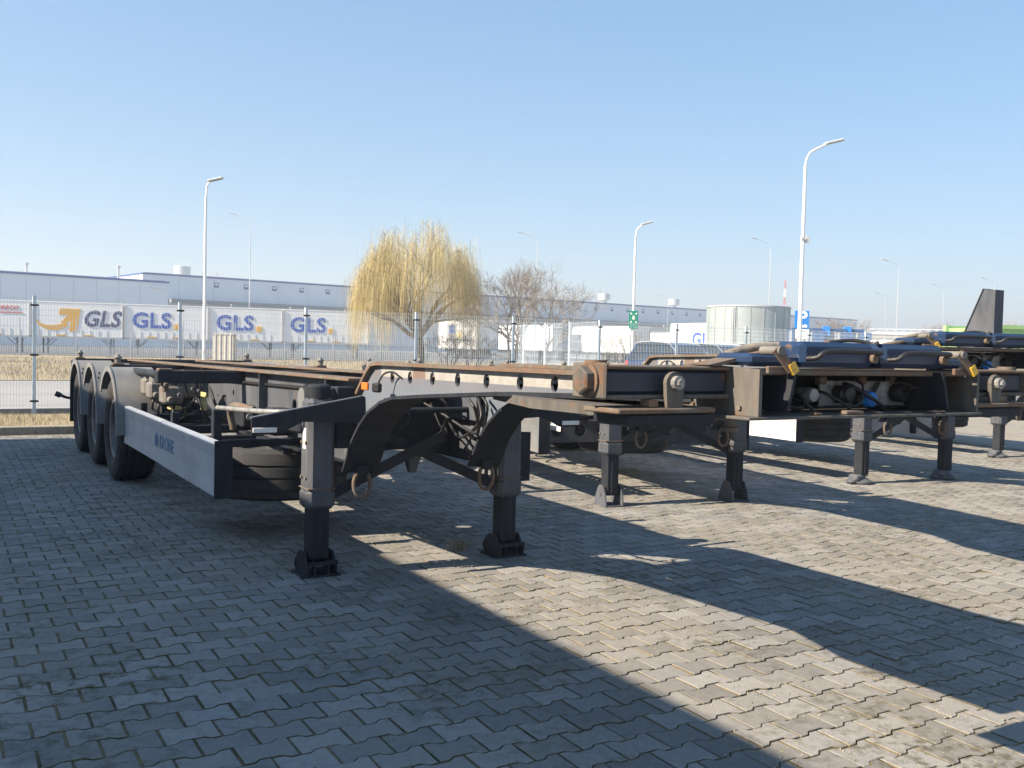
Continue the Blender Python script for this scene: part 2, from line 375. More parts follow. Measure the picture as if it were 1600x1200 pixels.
    def mesh(s, name, mat, smooth=None, pitch=0.0):
        me = bpy.data.meshes.new(name)
        vs = s.v if not pitch else [(x, y, z - pitch*y) for x, y, z in s.v]
        me.from_pydata(vs, [], s.f)
        import bmesh
        bm = bmesh.new(); bm.from_mesh(me); bmesh.ops.recalc_face_normals(bm, faces=bm.faces); bm.to_mesh(me); bm.free()
        if mat: me.materials.append(mat)
        if smooth:
            me.polygons.foreach_set('use_smooth', [True]*len(me.polygons)); me.set_sharp_from_angle(angle=R(smooth))
        me.update(); return me
    def build(s, name, mat, parent=None, smooth=None, pitch=0.0, **kw):
        return link(name, s.mesh(name, mat, smooth, pitch), parent, **kw)
def link(name, data, parent=None, loc=(0, 0, 0), rotz=0, kind=None):
    o = bpy.data.objects.new(name, data); C.objects.link(o); o.location = loc; o.rotation_euler = (0, 0, rotz)
    if parent: o.parent = parent
    if kind: o['kind'] = kind
    return o
def thing(name, label, cat, loc=(0, 0, 0), rotz=0, group=None):
    o = link(name, None, None, loc, rotz); tag(o, label, cat, group); return o
def tag(o, label, cat, group=None):
    o['label'] = label; o['category'] = cat
    if group: o['group'] = group
    return o
def copy_tree(o, parent=None):
    c = o.copy(); C.objects.link(c)
    if parent: c.parent = parent
    for ch in list(o.children): copy_tree(ch, c)
    return c
def recolor(o, mat):
    for i, s in enumerate(o.material_slots): s.link = 'OBJECT'; s.material = mat
def holed_plate(name, outline, holes, t, mat, parent=None, x=0.0, pitch=0.0):
    """plate in the (y, z) plane with round holes; thickness t along x"""
    cu = bpy.data.curves.new(name, 'CURVE'); cu.dimensions = '2D'; cu.fill_mode = 'BOTH'; cu.extrude = t/2
    def spl(pts):
        sp_ = cu.splines.new('POLY'); sp_.points.add(len(pts)-1)
        for p, q in zip(sp_.points, pts): p.co = (q[0], q[1], 0, 1)
        sp_.use_cyclic_u = True
    spl(outline)
    for (a, b, r, *ry) in holes:
        spl([(a+r*math.cos(2*math.pi*k/16), b+(ry[0] if ry else r)*math.sin(2*math.pi*k/16)) for k in range(16)])
    tmp = bpy.data.objects.new("tmp", cu); C.objects.link(tmp)
    me = bpy.data.meshes.new_from_object(tmp.evaluated_get(bpy.context.evaluated_depsgraph_get()))
    bpy.data.objects.remove(tmp); bpy.data.curves.remove(cu)
    for v in me.vertices:
        a, b, c = v.co; v.co = (x+c, a, b - pitch*a)
    me.name = name; me.materials.clear(); me.materials.append(mat)
    import bmesh
    bm = bmesh.new(); bm.from_mesh(me); bmesh.ops.recalc_face_normals(bm, faces=bm.faces); bm.to_mesh(me); bm.free()
    return link(name, me, parent)
def text(name, body, size, mat, parent, mtx, bold=0.0, shear=0.0, space=1.0, align='CENTER', depth=0.002):
    """lettering lying in the xy plane of mtx, facing +z"""
    cu = bpy.data.curves.new(name, 'FONT'); cu.body = body; cu.size = size; cu.offset = bold; cu.shear = shear
    cu.space_character = space; cu.align_x = align; cu.align_y = 'CENTER'; cu.extrude = depth; cu.resolution_u = 3
    tmp = bpy.data.objects.new("tmp", cu); C.objects.link(tmp)
    me = bpy.data.meshes.new_from_object(tmp.evaluated_get(bpy.context.evaluated_depsgraph_get()))
    bpy.data.objects.remove(tmp); bpy.data.curves.remove(cu)
    me.transform(mtx); me.name = name; me.materials.clear(); me.materials.append(mat)
    return link(name, me, parent)
def face_mtx(origin, xdir, ydir):
    x = Vector(xdir).normalized(); y = Vector(ydir).normalized(); z = x.cross(y); o = Vector(origin)
    return Matrix(((x.x, y.x, z.x, o.x), (x.y, y.y, z.y, o.y), (x.z, y.z, z.z, o.z), (0, 0, 0, 1)))
def np_mesh(name, verts, faces_flat, counts, mat, tone=None, mat2=None, idx=None):
    me = bpy.data.meshes.new(name); nv = len(verts)
    me.vertices.add(nv); me.vertices.foreach_set('co', np.asarray(verts, np.float32).ravel())
    me.loops.add(len(faces_flat)); me.loops.foreach_set('vertex_index', np.asarray(faces_flat, np.int32))
    me.polygons.add(len(counts)); st = np.zeros(len(counts), np.int32); st[1:] = np.cumsum(counts)[:-1]
    me.polygons.foreach_set('loop_start', st)
    me.polygons.foreach_set('use_smooth', [False]*len(counts))
    me.update(calc_edges=True); me.validate()
    if tone is not None:
        a = me.attributes.new('tone', 'FLOAT', 'POINT'); a.data.foreach_set('value', np.asarray(tone, np.float32))
    me.materials.append(mat)
    if mat2: me.materials.append(mat2); me.polygons.foreach_set('material_index', np.asarray(idx, np.int32))
    return me
def sees(P):
    q = Vector(P) - Vector((0, 0, CAM_H)); w = q.dot(fw)
    return (800+FPX*q.dot(rt2)/w, 600-FPX*q.dot(up2)/w, w)
def at(px, Y, z=0.0):
    """ground point seen in photo column px at distance Y"""
    x = (px-800)/FPX*Y
    for _ in range(4): x += (px - sees((x, Y, z+1.4))[0])/FPX*Y
    return Vector((x, Y, z))

# ---------------------------------------------------------------- ground, paving, kerb, road, field
def sheet(name, uv0, uv1, z, mat, nu=1, nv=1, amp=0.0, parent=None, kind='structure'):
    (u0, v0), (u1, v1) = uv0, uv1; vs = []; fs = []
    for i in range(nu+1):
        for j in range(nv+1):
            u = u0+(u1-u0)*i/nu; v = v0+(v1-v0)*j/nv
            edge = i in (0, nu) or j in (0, nv)
            dz = 0 if (edge or not amp) else amp*(math.sin(u*0.31+v*0.17)+math.sin(u*0.13-v*0.23)+random.uniform(-.5, .5))
            vs.append(W(v, u, z+dz))
    for i in range(nu):
        for j in range(nv):
            a = i*(nv+1)+j; fs.append((a, a+1, a+nv+2, a+nv+1))
    mb = MB(); mb.add(vs, fs); return mb.build(name, mat, parent, 60, kind=kind)
g = MB(); g.add([(1500*math.cos(2*math.pi*k/64), 1500*math.sin(2*math.pi*k/64), -0.12) for k in range(64)], [tuple(range(64))])
g.build('ground', M['field'], kind='structure')

KERB_U = 10.0; ZU0, ZU1, ZV0, ZV1 = -6.2, KERB_U, -5.4, 12.4
PL, PR = 0.2043, 0.1456
yard = sheet('paved_yard', (ZU0, ZV0), (ZU1, ZV1), -0.0065, M['joint'])
def paver_outline(L, Wd, j=0.0050, je=0.0056):
    a = L/2-je; e = Wd*0.5*1.155-j; w = Wd*0.5*0.845-j; x1, x2 = L*0.19, L*0.31
    pts = [(a, -e), (a, e), (x2, e), (x1, w), (-x1, w), (-x2, e), (-a, e), (-a, -e), (-x2, -e), (-x1, -w), (x1, -w), (x2, -e)]
    return pts
OUT = np.array(paver_outline(PL, PR)); NO = len(OUT)
inner = OUT.copy(); inner[:, 0] -= np.sign(OUT[:, 0])*0.0022; inner[:, 1] -= np.sign(OUT[:, 1])*0.0026
base = np.vstack([np.c_[inner, np.zeros(NO)], np.c_[OUT, np.full(NO, -0.0024)], np.c_[OUT, np.full(NO, -0.03)]])
bf = [list(range(NO))]
for r_ in (0, 1):
    for i in range(NO): bf.append([r_*NO+i, (r_+1)*NO+i, (r_+1)*NO+(i+1) % NO, r_*NO+(i+1) % NO])
MI = [0]*(1+NO)+[1]*NO
cells = []
for i in range(int(ZU0/PR)+1, int((ZU1-0.08)/PR)):
    for j in range(int(ZV0/PL), int(ZV1/PL)+1):
        u = i*PR; v = (j+0.5*(i % 2))*PL
        if v < ZV0+0.1 or v > ZV1-0.1: continue
        X, Y, D = sees(W(v, u))
        if D < 0.35: continue
        m = 1500/D*4.0
        if -m < X < 1600+m and Y < 1200+m: cells.append((D, u, v, 0 < X < 1600 and Y < 1200))
cells.sort()
single = [c for c in cells if c[3]][:300]; ss = set((c[1], c[2]) for c in single)
variants = []
for k in range(5):
    b = base.copy(); b[:NO*3, :2] += rng.normal(0, 0.0007, (NO*3, 2))
    me = np_mesh('paver', b, [i for f in bf for i in f], [len(f) for f in bf], M['paver'], None, M['joint'], MI); variants.append(me)
def wobble():
    k = 1.8 if rng.random() < .05 else 1
    return rng.normal(0, 0.0011*k)-(.001 if k > 1 else 0), rng.normal(0, 0.008*k), rng.normal(0, 0.008*k), rng.normal(0, 0.009)
for D, u, v, _ in single:
    dz, ax, ay, az = wobble()
    o = link('paver', variants[random.randrange(5)], yard); o.location = W(v, u, dz)
    o.rotation_euler = (ax, ay, HD+az)
rest = [c for c in cells if (c[1], c[2]) not in ss]
N = len(rest); P = np.array([[c[1], c[2]] for c in rest])
wob = np.array([wobble() for _ in rest])
loc = np.repeat(base[None], N, 0)
loc[:, :, 2] += wob[:, None, 0] + loc[:, :, 0]*-wob[:, None, 2] + loc[:, :, 1]*wob[:, None, 1]
c_, s_ = np.cos(wob[:, 3])[:, None], np.sin(wob[:, 3])[:, None]
lv = loc[:, :, 0]*c_-loc[:, :, 1]*s_ + P[:, None, 1]; lu = loc[:, :, 0]*s_+loc[:, :, 1]*c_ + P[:, None, 0]
wx = ORG.x + VX.x*lv + UX.x*lu; wy = ORG.y + VX.y*lv + UX.y*lu
verts = np.stack([wx, wy, loc[:, :, 2]], 2).reshape(-1, 3)
ff = np.array([i for f in bf for i in f])
flat = (ff[None] + (np.arange(N)*NO*3)[:, None]).ravel(); cnt = np.tile([len(f) for f in bf], N)
tone = np.repeat(rng.random(N), NO*3)
link('pavers', np_mesh('pavers', verts, flat, cnt, M['paver_far'], tone, M['joint'], np.tile(MI, N)), yard, kind='stuff')

fp = MB()
for a, b in (((-60, -60), (ZU0, 140)), ((ZU0, -60), (KERB_U, ZV0)), ((ZU0, ZV1), (KERB_U, 140))):
    fp.add([W(a[1], a[0], -0.004), W(b[1], a[0], -0.004), W(b[1], b[0], -0.004), W(a[1], b[0], -0.004)], [(0, 1, 2, 3)])
fp.build('distant_paving', M['farpave'], kind='structure')

kb = MB(); kb.add([W(-20, KERB_U+.005, 0), W(60, KERB_U+.005, 0), W(60, KERB_U+.145, 0), W(-20, KERB_U+.145, 0)] + [W(-20, KERB_U+.005, -.1), W(60, KERB_U+.005, -.1), W(60, KERB_U+.145, -.1), W(-20, KERB_U+.145, -.1)],
    [(0, 1, 2, 3), (4, 7, 6, 5), (0, 4, 5, 1), (1, 5, 6, 2), (2, 6, 7, 3), (3, 7, 4, 0)])
kerb = kb.build('kerb', M['concrete'], kind='structure')
ks = MB(); ks.box(-.496, .496, 0, .15, -.10, .115, .012); ksm = ks.mesh('kerb_stone', M['concrete'])
for k in range(-8, 50):
    o = link('kerb_stone', ksm, kerb); o.location = W(k+.5, KERB_U+random.uniform(-.004, .004), random.uniform(-.005, .005)); o.rotation_euler = (0, random.uniform(-.004, .004), HD)
sheet('grass_verge', (KERB_U+.15, -40), (13.02, 140), 0.085, M['verge'], 6, 160, 0.012)
sheet('road', (13.02, -90), (28.5, 260), 0.0, M['asphalt'])
sheet('dry_field', (28.5, -140), (70, 260), 0.02, M['field'], 24, 120, 0.035)
sheet('depot_yard', (70, -200), (330, 420), 0.03, M['yard'])

def blades(name, n, region, h, w, z, mat, clump=0.0, vis=None):
    us = rng.uniform(region[0], region[1], n); vs_ = rng.uniform(region[2], region[3], n)
    if clump:
        k = max(1, n//14); cu_, cv_ = us[:k].copy(), vs_[:k].copy(); idx = rng.integers(0, k, n)
        us = cu_[idx]+rng.normal(0, clump, n); vs_ = cv_[idx]+rng.normal(0, clump, n)
        ok = (us > region[0]) & (us < region[1]); us, vs_ = us[ok], vs_[ok]; n = len(us)
    x = ORG.x+VX.x*vs_+UX.x*us; y = ORG.y+VX.y*vs_+UX.y*us
    hh = rng.uniform(h*0.4, h*1.2, n); az = rng.uniform(0, 2*np.pi, n); ln = rng.uniform(0.1, 0.9, n)*hh
    az2 = rng.uniform(0, 2*np.pi, n); wx_, wy_ = np.cos(az)*w/2, np.sin(az)*w/2; lx, ly = np.cos(az2)*ln, np.sin(az2)*ln
    V = np.zeros((n, 5, 3))
    V[:, 0] = np.c_[x-wx_, y-wy_, np.full(n, z)]; V[:, 1] = np.c_[x+wx_, y+wy_, np.full(n, z)]
    V[:, 2] = np.c_[x+wx_*.8+lx*.3, y+wy_*.8+ly*.3, z+hh*.6]; V[:, 3] = np.c_[x-wx_*.8+lx*.3, y-wy_*.8+ly*.3, z+hh*.6]
    V[:, 4] = np.c_[x+lx, y+ly, z+hh]
    F = (np.array([0, 1, 2, 3, 3, 2, 4])[None]+(np.arange(n)*5)[:, None]).ravel()
    o = link(name, np_mesh(name, V.reshape(-1, 3), F, np.tile([4, 3], n), mat), None, kind='stuff')
    return o
tag(blades('dry_grass', 14000, (KERB_U+.17, 13.0, -5, 12), 0.10, 0.005, 0.08, M['straw'], 0.16), 'short dry straw grass on the verge between kerb and mesh fence', 'grass')
tag(blades('field_grass', 60000, (28.6, 62, -22, 50), 0.20, 0.018, 0.0, M['straw'], 0.5), 'dry straw coloured grass across the field behind the road', 'grass')
tag(blades('dry_crumbs', 2600, (-4.2, -.4, -1.2, 2.6), 0.010, 0.006, -0.004, M['straw'], 0.05), 'dry straw crumbs scattered along the joints of the sunlit paving', 'plant litter')
tag(blades('joint_weeds', 1500, (-5.2, 3.0, -3.0, 3.5), 0.022, 0.004, -0.012, M['weed'], 0.035), 'tiny green and brown weeds growing in the joints of the paving', 'weeds')
def tuft(name, u, v, n, h, spread, mat, label):
    mb = MB()
    for _ in range(n):
        a = random.uniform(0, 6.283); r = random.gauss(0, spread); x, y = v+r*math.cos(a), u+r*math.sin(a)
        b = random.uniform(0, 6.283); hh = h*random.uniform(.4, 1.1); l = hh*random.uniform(.3, 1.1); w = .0025
        p = W(x, y, -.01); q = p+Vector((math.cos(b)*l*.45, math.sin(b)*l*.45, hh*.8)); t = p+Vector((math.cos(b)*l, math.sin(b)*l, hh*random.uniform(.5, 1)))
        s_ = Vector((-math.sin(b), math.cos(b), 0))*w
        mb.add([p-s_, p+s_, q+s_*.8, q-s_*.8, t], [(0, 1, 2, 3), (3, 2, 4)])
    return tag(mb.build(name, mat, kind='stuff'), label, 'grass tuft')
tuft('grass_tuft', .27, .47, 150, .10, .05, M['straw'], 'dry grass tuft beside the right support foot of the nearest trailer')

# ---------------------------------------------------------------- mesh fence along the verge
FD = Vector((math.cos(.5589), math.sin(.5589), 0)); FN = Vector((-FD.y, FD.x, 0)); F0 = Vector((-8.476, 17.052, 0))
fence = thing('mesh_fence', 'long galvanised mesh fence on concrete boards behind the parked trailers', 'fence', F0, .5589)
pm = MB(); pm.box(-.03, .03, -.02, .02, 0.0, 2.15, .004); pm.box(-.034, .034, -.024, .024, 2.15, 2.165)
pmesh = pm.mesh('post', M['fence'])
cl = MB(); cl.box(-.07, .07, -.034, -.021, 0, .035, .004)
cmesh = cl.mesh('clamp', M['black_plastic'])
bb = MB(); bb.box(.035, 2.465, -.025, .025, -.05, .165, .008); bmesh_ = bb.mesh('base_board', M['concrete'])
wm = MB()
for i in range(50):
    x = .025+i*.05; prof = [(x, 0, .19), (x, 0, 2.14)]
    wm.tube(prof, .0031, 4, False)
for z in (.22, .42, .62, .82, 1.02, 1.22, 1.42, 1.62, 1.82, 1.92, 2.02, 2.12): wm.tube([(.01, .006, z), (2.49, .006, z)], .003, 4, False)
wmesh = wm.mesh('wire_panel', M['fence'])
for k in range(-3, 17):
    o = link('post', pmesh, fence, (2.5*k, 0, 0))
    for z in (.28, 1.1, 1.98): link('clamp', cmesh, o, (0, 0, z))
    link('base_board', bmesh_, fence, (2.5*k, 0, 0)); link('wire_panel', wmesh, fence, (2.5*k, 0.028, 0))
br = thing('mesh_fence', 'short return of mesh fence running back towards the bare trees', 'fence', F0+FD*12.5+FN*.06, .5589+R(75))
for k in range(1, 4):
    link('post', pmesh, br, (2.0*k, 0, 0)); link('wire_panel', wmesh, br, (2.0*k-2.45+.45, .028, 0))

# ---------------------------------------------------------------- container chassis semi-trailer
PT = 0.0095                                              # the chassis stands slightly nose up
def xu(a, y, z): return (a, y, z)
def trailer():
    root = thing('container_trailer', 'x', 'semi-trailer')
    def P(name, mb, mat, parent=root, smooth=None, pitch=PT): return mb.build(name, mat, parent, smooth, pitch)
    # --- main frame beams
    for s in (-1, 1):
        x = s*.45
        web = [(-.06, 1.225), (-.02, .70), (3.3, .72), (4.3, .96), (8.35, .97), (8.35, 1.225)]
        holes = [(2.95, 1.02, .028), (3.25, .90, .028), (1.2, 1.0, .05), (.6, .95, .03)] + [(5+.55*k, 1.09, .05) for k in range(6)]
        b = holed_plate('main_beam', web, holes, .012, M['frame'], root, x, PT)
        f = MB(); f.box(x-.085, x+.085, -.10, 8.40, 1.226, 1.246, .004); P('top_flange', f, M['rusty'], b)
        f = MB(); f.strip([(-.02, .69), (3.3, .71), (4.3, .95), (8.35, .96)], lambda t: (x-.08, x+.08), .016); P('bottom_flange', f, M['dark'], b)
        for u in (.35, 1.9, 3.9):
            f = MB(); f.box(x+s*.007, x+s*.075, u-.006, u+.006, .735 if u < 3.5 else .93, 1.224); P('stiffener', f, M['frame'], b)
        # --- gooseneck
        low = [(-.10, .66), (-.24, .86), (-.36, .97), (-.50, 1.06), (-.68, 1.13), (-.85, 1.165), (-1.3, 1.20), (-2.0, 1.243), (-3.36, 1.285)]
        top = [(-3.36, 1.335), (-.44, 1.335), (-.34, 1.325), (-.22, 1.24), (-.13, 1.16), (-.02, .92), (-.03, .66)]
        hl = [(u, 1.268+.004*i, .030, .037) for i, u in enumerate((-.615, -.861, -1.151, -1.444, -1.747, -2.064, -2.351, -2.64))]
        gb = holed_plate('gooseneck_beam', low+top, hl, .014, M['web'], root, x+s*.002, PT)
        f = MB(); f.strip([(-3.36, 1.346), (-.46, 1.346), (-.35, 1.338), (-.28, 1.295), (-.22, 1.246), (-.115, 1.15)], lambda t: (x-.042, x+.042), .02); P('top_rail', f, M['rusty'], gb)
        f = MB(); f.strip([(a-.006, b_-.006) for a, b_ in low[:6]] + [(a, b_-.009) for a, b_ in low[6:]], lambda t: (x-.12, x+.12), .018); P('underside_flange', f, M['dark'], gb)
        # tie-down ring under the bend
        f = MB(); ring = [(x-s*0+.055*math.sin(a), -.15, .655-.075+.085*math.cos(a)) for a in [2*math.pi*k/18 for k in range(18)]]
        f.tube(ring+[ring[0]], .013, 8, False); P('tow_ring', f, M['rusty'], root, 50)
        f = MB(); f.box(x-.04, x+.04, -.17, -.13, .635, .70, .005); P('ring_bracket', f, M['dark'])
        # transition gusset
        f = MB(); f.box(x-.012-s*.06, x+.012-s*.06, -.12, .55, .96, 1.20, .003); P('gusset', f, M['frame'])
    # --- crossmembers
    def cross(u, h=.12, w=.10, top=1.245, half=1.19, m='dark'):
        f = MB(); f.box(-half, half, u-w/2, u+w/2, top-h, top, .008); c = P('crossmember', f, M[m])
        f = MB(); f.box(-half+.01, half-.01, u-w/2+.006, u+w/2-.006, top+.001, top+.006); P('wear_strip', f, M['rusty'], c)
        return c
    cross(2.62, .105, .12, 1.222); cross(8.28, .17, .16, 1.244); cross(5.1, .10, .12, 1.222); cross(6.6, .10, .08, 1.222, .95)
    for u, z0, z1 in ((.35, .75, 1.2), (1.6, .78, 1.18), (3.9, .95, 1.2), (5.8, 1.0, 1.19), (7.3, 1.0, 1.19)):
        f = MB(); f.box(-.43, .43, u-.04, u+.04, z0, z1, .006); P('inner_crossmember', f, M['dark'])
    for s in (-1, 1):
        f = MB(); f.tube([(s*1.02, 2.7, 1.17), (s*1.02, 8.2, 1.17)], .035, 10); P('side_rail', f, M['dark'], root, 40)
        # tapering outriggers from main beam to side rail
        for u in (4.0, 5.45, 6.85):
            f = MB(); f.prism([(s*.46, .99), (s*1.0, 1.13), (s*1.0, 1.2), (s*.46, 1.215)], lambda a, b_: (a, u-.006, b_), lambda a, b_: (a, u+.006, b_)); P('outrigger', f, M['dark'])
    # long pieces lying between the beams (sliding frame)
    for x in (-.22, .22):
        f = MB(); f.box(x-.045, x+.045, .1, 7.9, 1.10, 1.19, .006); P('slide_rail', f, M['dark'])
        f = MB(); f.box(x-.04, x+.04, .12, 7.88, 1.191, 1.196); P('wear_strip', f, M['rusty'])
    # --- twist locks on the deck
    for x, u in ((-1.12, 8.28), (1.12, 8.28), (-1.12, 2.62), (1.12, 2.62), (-1.12, 5.1), (1.12, 5.1)):
        f = MB(); z = 1.246 if u > 8 else 1.223
        f.box(x-.055, x+.055, u-.06, u+.06, z+.001, z+.02, .003); t = P('twist_lock', f, M['rusty'])
        if u > 8 or (u < 3 and x > 0) or u == 5.1:
            f = MB(); f.cyl((x, u, z+.02), (x, u, z+.07), .032, 12); f.cyl((x, u, z+.07), (x, u, z+.082), .045, 12); f.cyl((x, u, z+.082), (x, u, z+.115), .038, 12, .014); P('lock_head', f, M['valve'], t, 40)
        f = MB(); f.cyl((x, u-.02, z-.18), (x, u-.02, z-.01), .03, 12); f.box(x-.018, x+.018, u-.10, u-.02, z-.13, z-.10, .004); P('lock_shaft', f, M['rusty'], t, 40)
    # --- front bolster with side wings
    for s in (-1, 1):
        f = MB(); f.box(s*.56, s*1.05, -3.52, -3.38, 1.303, 1.378, .010); w = P('bolster_wing', f, M['wing'])
        f = MB(); f.box(s*.56, s*1.06, -3.535, -3.37, 1.379, 1.391, .004); P('top_plate', f, M['rusty'], w)
        f = MB(); f.box(s*.56, s*1.06, -3.535, -3.37, 1.288, 1.302, .004); P('bottom_plate', f, M['plate'], w)
        f = MB(); f.box(s*1.051, s*1.064, -3.54, -3.37, 1.288, 1.398, .012); P('end_plate', f, M['plate'], w)
        f = MB(); f.tube([(s*1.0645, -3.46, 1.343), (s*1.072, -3.46, 1.343)], .054, 20); P('washer', f, M['rusty'], w, 40)
        f = MB(); f.tube([(s*1.0725, -3.46, 1.343), (s*1.096, -3.46, 1.343), (s*1.101, -3.46, 1.343)], [.044, .044, .038], 6); P('hex_head', f, M['plate'], w)
        f = MB(); f.tube([(s*1.04, -3.46, 1.392), (s*1.04, -3.46, 1.405)], .035, 14); P('pin_head', f, M['rusty'], w, 40)
        # container lock carrier under the wing
        f = MB(); f.box(s*.66, s*1.04, -3.58, -3.40, 1.247, 1.263, .004); cpl = P('lock_carrier', f, M['rusty'])
        f = MB(); f.box(s*.64, s*.99, -3.56, -3.38, 1.208, 1.246, .006); P('lock_block', f, M['dark'], cpl)
        prof = [(s*.845, 1.264), (s*.785, 1.264), (s*.78, 1.33)] + [(s*.815+.038*math.cos(a), 1.338+.038*math.sin(a)) for a in [math.pi*(k/8 if s > 0 else k/8) for k in range(9)]][::(-1 if s > 0 else 1)] + [(s*.85, 1.33)]
        if s > 0: prof = [(.845, 1.264), (.85, 1.335)] + [(.815+.036*math.cos(a), 1.338+.036*math.sin(a)) for a in [math.pi*k/8 for k in range(9)]] + [(.78, 1.335), (.785, 1.264)]
        else: prof = [(-.785, 1.264), (-.78, 1.335)] + [(-.815+.036*math.cos(a), 1.338+.036*math.sin(a)) for a in [math.pi*k/8 for k in range(9)]] + [(-.85, 1.335), (-.845, 1.264)]
        f = MB(); f.prism(prof, lambda a, b_: (a, -3.566, b_), lambda a, b_: (a, -3.55, b_)); lug = P('lock_lug', f, M['plate'])
        f = MB(); f.cyl((s*.815, -3.585, 1.34), (s*.815, -3.567, 1.34), .022, 12); f.cyl((s*.815, -3.595, 1.34), (s*.815, -3.585, 1.34), .012, 6); P('bolt', f, M['alu'], lug)
        f = MB(); f.box(s*.865, s*.90, -3.55, -3.50, 1.264, 1.287, .003); P('stop_block', f, M['orange_rust'])
        # side plate of the coupling box, its lock lever and the padded guide ramp
        f = MB(); f.prism([(-3.30, 1.237), (-3.66, 1.237), (-3.66, 1.385), (-3.45, 1.395), (-3.30, 1.395)], lambda a, b_: (s*.545, a, b_), lambda a, b_: (s*.559, a, b_)); P('box_side_plate', f, M['plate'])
        f = MB(); f.prism([(-3.34, 1.25), (-3.64, 1.25), (-3.64, 1.38), (-3.34, 1.38)], lambda a, b_: (s*.37+(1.38-b_)*s*.25, a, b_), lambda a, b_: (s*.382+(1.38-b_)*s*.25, a, b_)); P('inner_plate', f, M['dark'])
        f = MB(); f.bar((s*.46-.045, -3.672, 1.452), (s*.46+.012, -3.685, 1.385), .032, .008, (0, 1, 0)); lv = P('lock_lever', f, M['rusty'])
        f = MB(); f.bar((s*.46+.008, -3.687, 1.405), (s*.46+.026, -3.690, 1.375), .027, .012, (0, 1, 0)); P('lever_tip', f, M['yellow'], lv)
        f = MB(); f.cyl((s*.46-.03, -3.685, 1.445), (s*.46-.03, -3.60, 1.445), .015, 12); P('lock_pin', f, M['valve'], lv, 40)
        f = MB(); f.tube([(s*.525, -3.47, 1.427), (s*.51, -3.475, 1.431), (s*.455, -3.48, 1.446), (s*.40, -3.49, 1.455), (s*.26, -3.50, 1.463)], .0165, 10); P('rubber_buffer', f, M['pad'], root, 50)
        f = MB(); f.prism([(s*.66, 1.396), (s*.40, 1.447), (s*.40, 1.433), (s*.62, 1.392)], lambda a, b_: (a, -3.54, b_), lambda a, b_: (a, -3.44, b_)); r_ = P('guide_ramp', f, M['rusty'])
        f = MB(); f.box(s*.385, s*.40, -3.54, -3.44, 1.392, 1.446); P('ramp_support', f, M['orange_rust'], r_)
        f = MB(); f.box(s*.30, s*.545, -3.60, -3.44, 1.396, 1.436, .012); P('lock_housing', f, M['navy'])
    f = MB(); f.box(-.60, .58, -3.665, -3.28, 1.226, 1.236, .002); P('box_floor', f, M['plate'])
    f = MB(); f.box(-.545, .545, -3.60, -3.36, 1.366, 1.386, .004); P('box_roof', f, M['rusty'])
    f = MB(); f.box(-.53, .53, -3.38, -3.37, 1.238, 1.364); back = P('box_back_plate', f, M['dark'])
    # padded navy headboard blocks with grab handles
    for x0, x1 in ((-.328, .026), (.072, .402)):
        f = MB(); f.box(x0, x1, -3.62, -3.44, 1.394, 1.478, .016); nb = P('headboard_block', f, M['navy'])
        m_ = x1-.02; f = MB(); f.tube([(x0+.02, -3.622, 1.422), (x0+.03, -3.655, 1.426), (x0+.075, -3.668, 1.447), (m_-.03, -3.668, 1.447), (m_, -3.65, 1.443), (m_+.005, -3.622, 1.44)], .0085, 10); P('grab_handle', f, M['hose'], nb, 50)
        f = MB(); f.cyl((m_, -3.64, 1.425), (m_, -3.621, 1.425), .016, 12); P('bolt', f, M['rusty'], nb, 40)
    f = MB(); f.lathe([(-.0, .042), (.012, .046), (.024, .042)], lambda a, y, z: (.036+a, -3.53+y, 1.436+z), 24); P('gap_collar', f, M['rusty'], root, 40)
    # --- coupling sockets inside the box
    def soc(x, z, r, dep, mat, n=16, tilt=(0, 0)):
        f = MB(); p0 = Vector((x, -3.45, z)); d = Vector((tilt[0], -1, tilt[1])).normalized(); f.tube([p0, p0+d*dep, p0+d*(dep+.006)], [r, r, r*.85], n); return f
    f = MB(); f.box(-.06, .42, -3.46, -3.448, 1.252, 1.345, .003); pnl = P('socket_panel', f, M['alu'])
    P('air_coupling', soc(-.15, 1.296, .026, .06, M['alu']), M['alu'], root, 40)
    k = P('socket', soc(.03, 1.297, .034, .05, None, 8), M['black_plastic'], root); P('socket_cap', soc(.034, 1.297, .030, .062, None, 12), M['hose'], k)
    k = P('socket', soc(.14, 1.279, .034, .035, None, 8), M['black_plastic'], root)
    P('socket_cap', soc(.146, 1.279, .029, .062, None, 20, (.12, 0)), M['blue_cap'], k, 40)
    f = MB(); f.prism([(.215, 1.26), (.27, 1.262), (.255, 1.30), (.275, 1.345), (.225, 1.34), (.20, 1.30)], lambda a, b_: (a, -3.49, b_), lambda a, b_: (a, -3.482, b_)); P('mounting_plate', f, M['alu'])
    k = P('socket', soc(.34, 1.300, .033, .05, None, 16), M['black_plastic'], root, 40)
    f = MB(); f.lathe([(0, .020), (-.09, .020), (-.095, .024), (-.115, .024), (-.115, .018), (-.02, .018)], lambda a, y, z: (.46-a*.25, -3.45+a, 1.283+z) if False else (.46+y, -3.45+a, 1.283+z), 18); P('air_coupling', f, M['alu'], root, 40)
    f = MB(); f.tube([(.50, -3.50, 1.318), (.505, -3.515, 1.334), (.515, -3.53, 1.335)], [.024, .022, .012], 10); f.box(.515, .555, -3.535, -3.525, 1.318, 1.326); P('yellow_cap', f, M['yellow'], root, 40)
    for i, (x, z) in enumerate(((-.24, 1.31), (-.28, 1.27))):
        f = MB(); f.tube([(x, -3.37, z), (x+.03, -3.45, z-.01), (x+.10, -3.48, z-.02), (x+.16, -3.44, z)], .009, 8); P('air_hose', f, M['hose'], root, 60)
    rnd = random.Random(11)
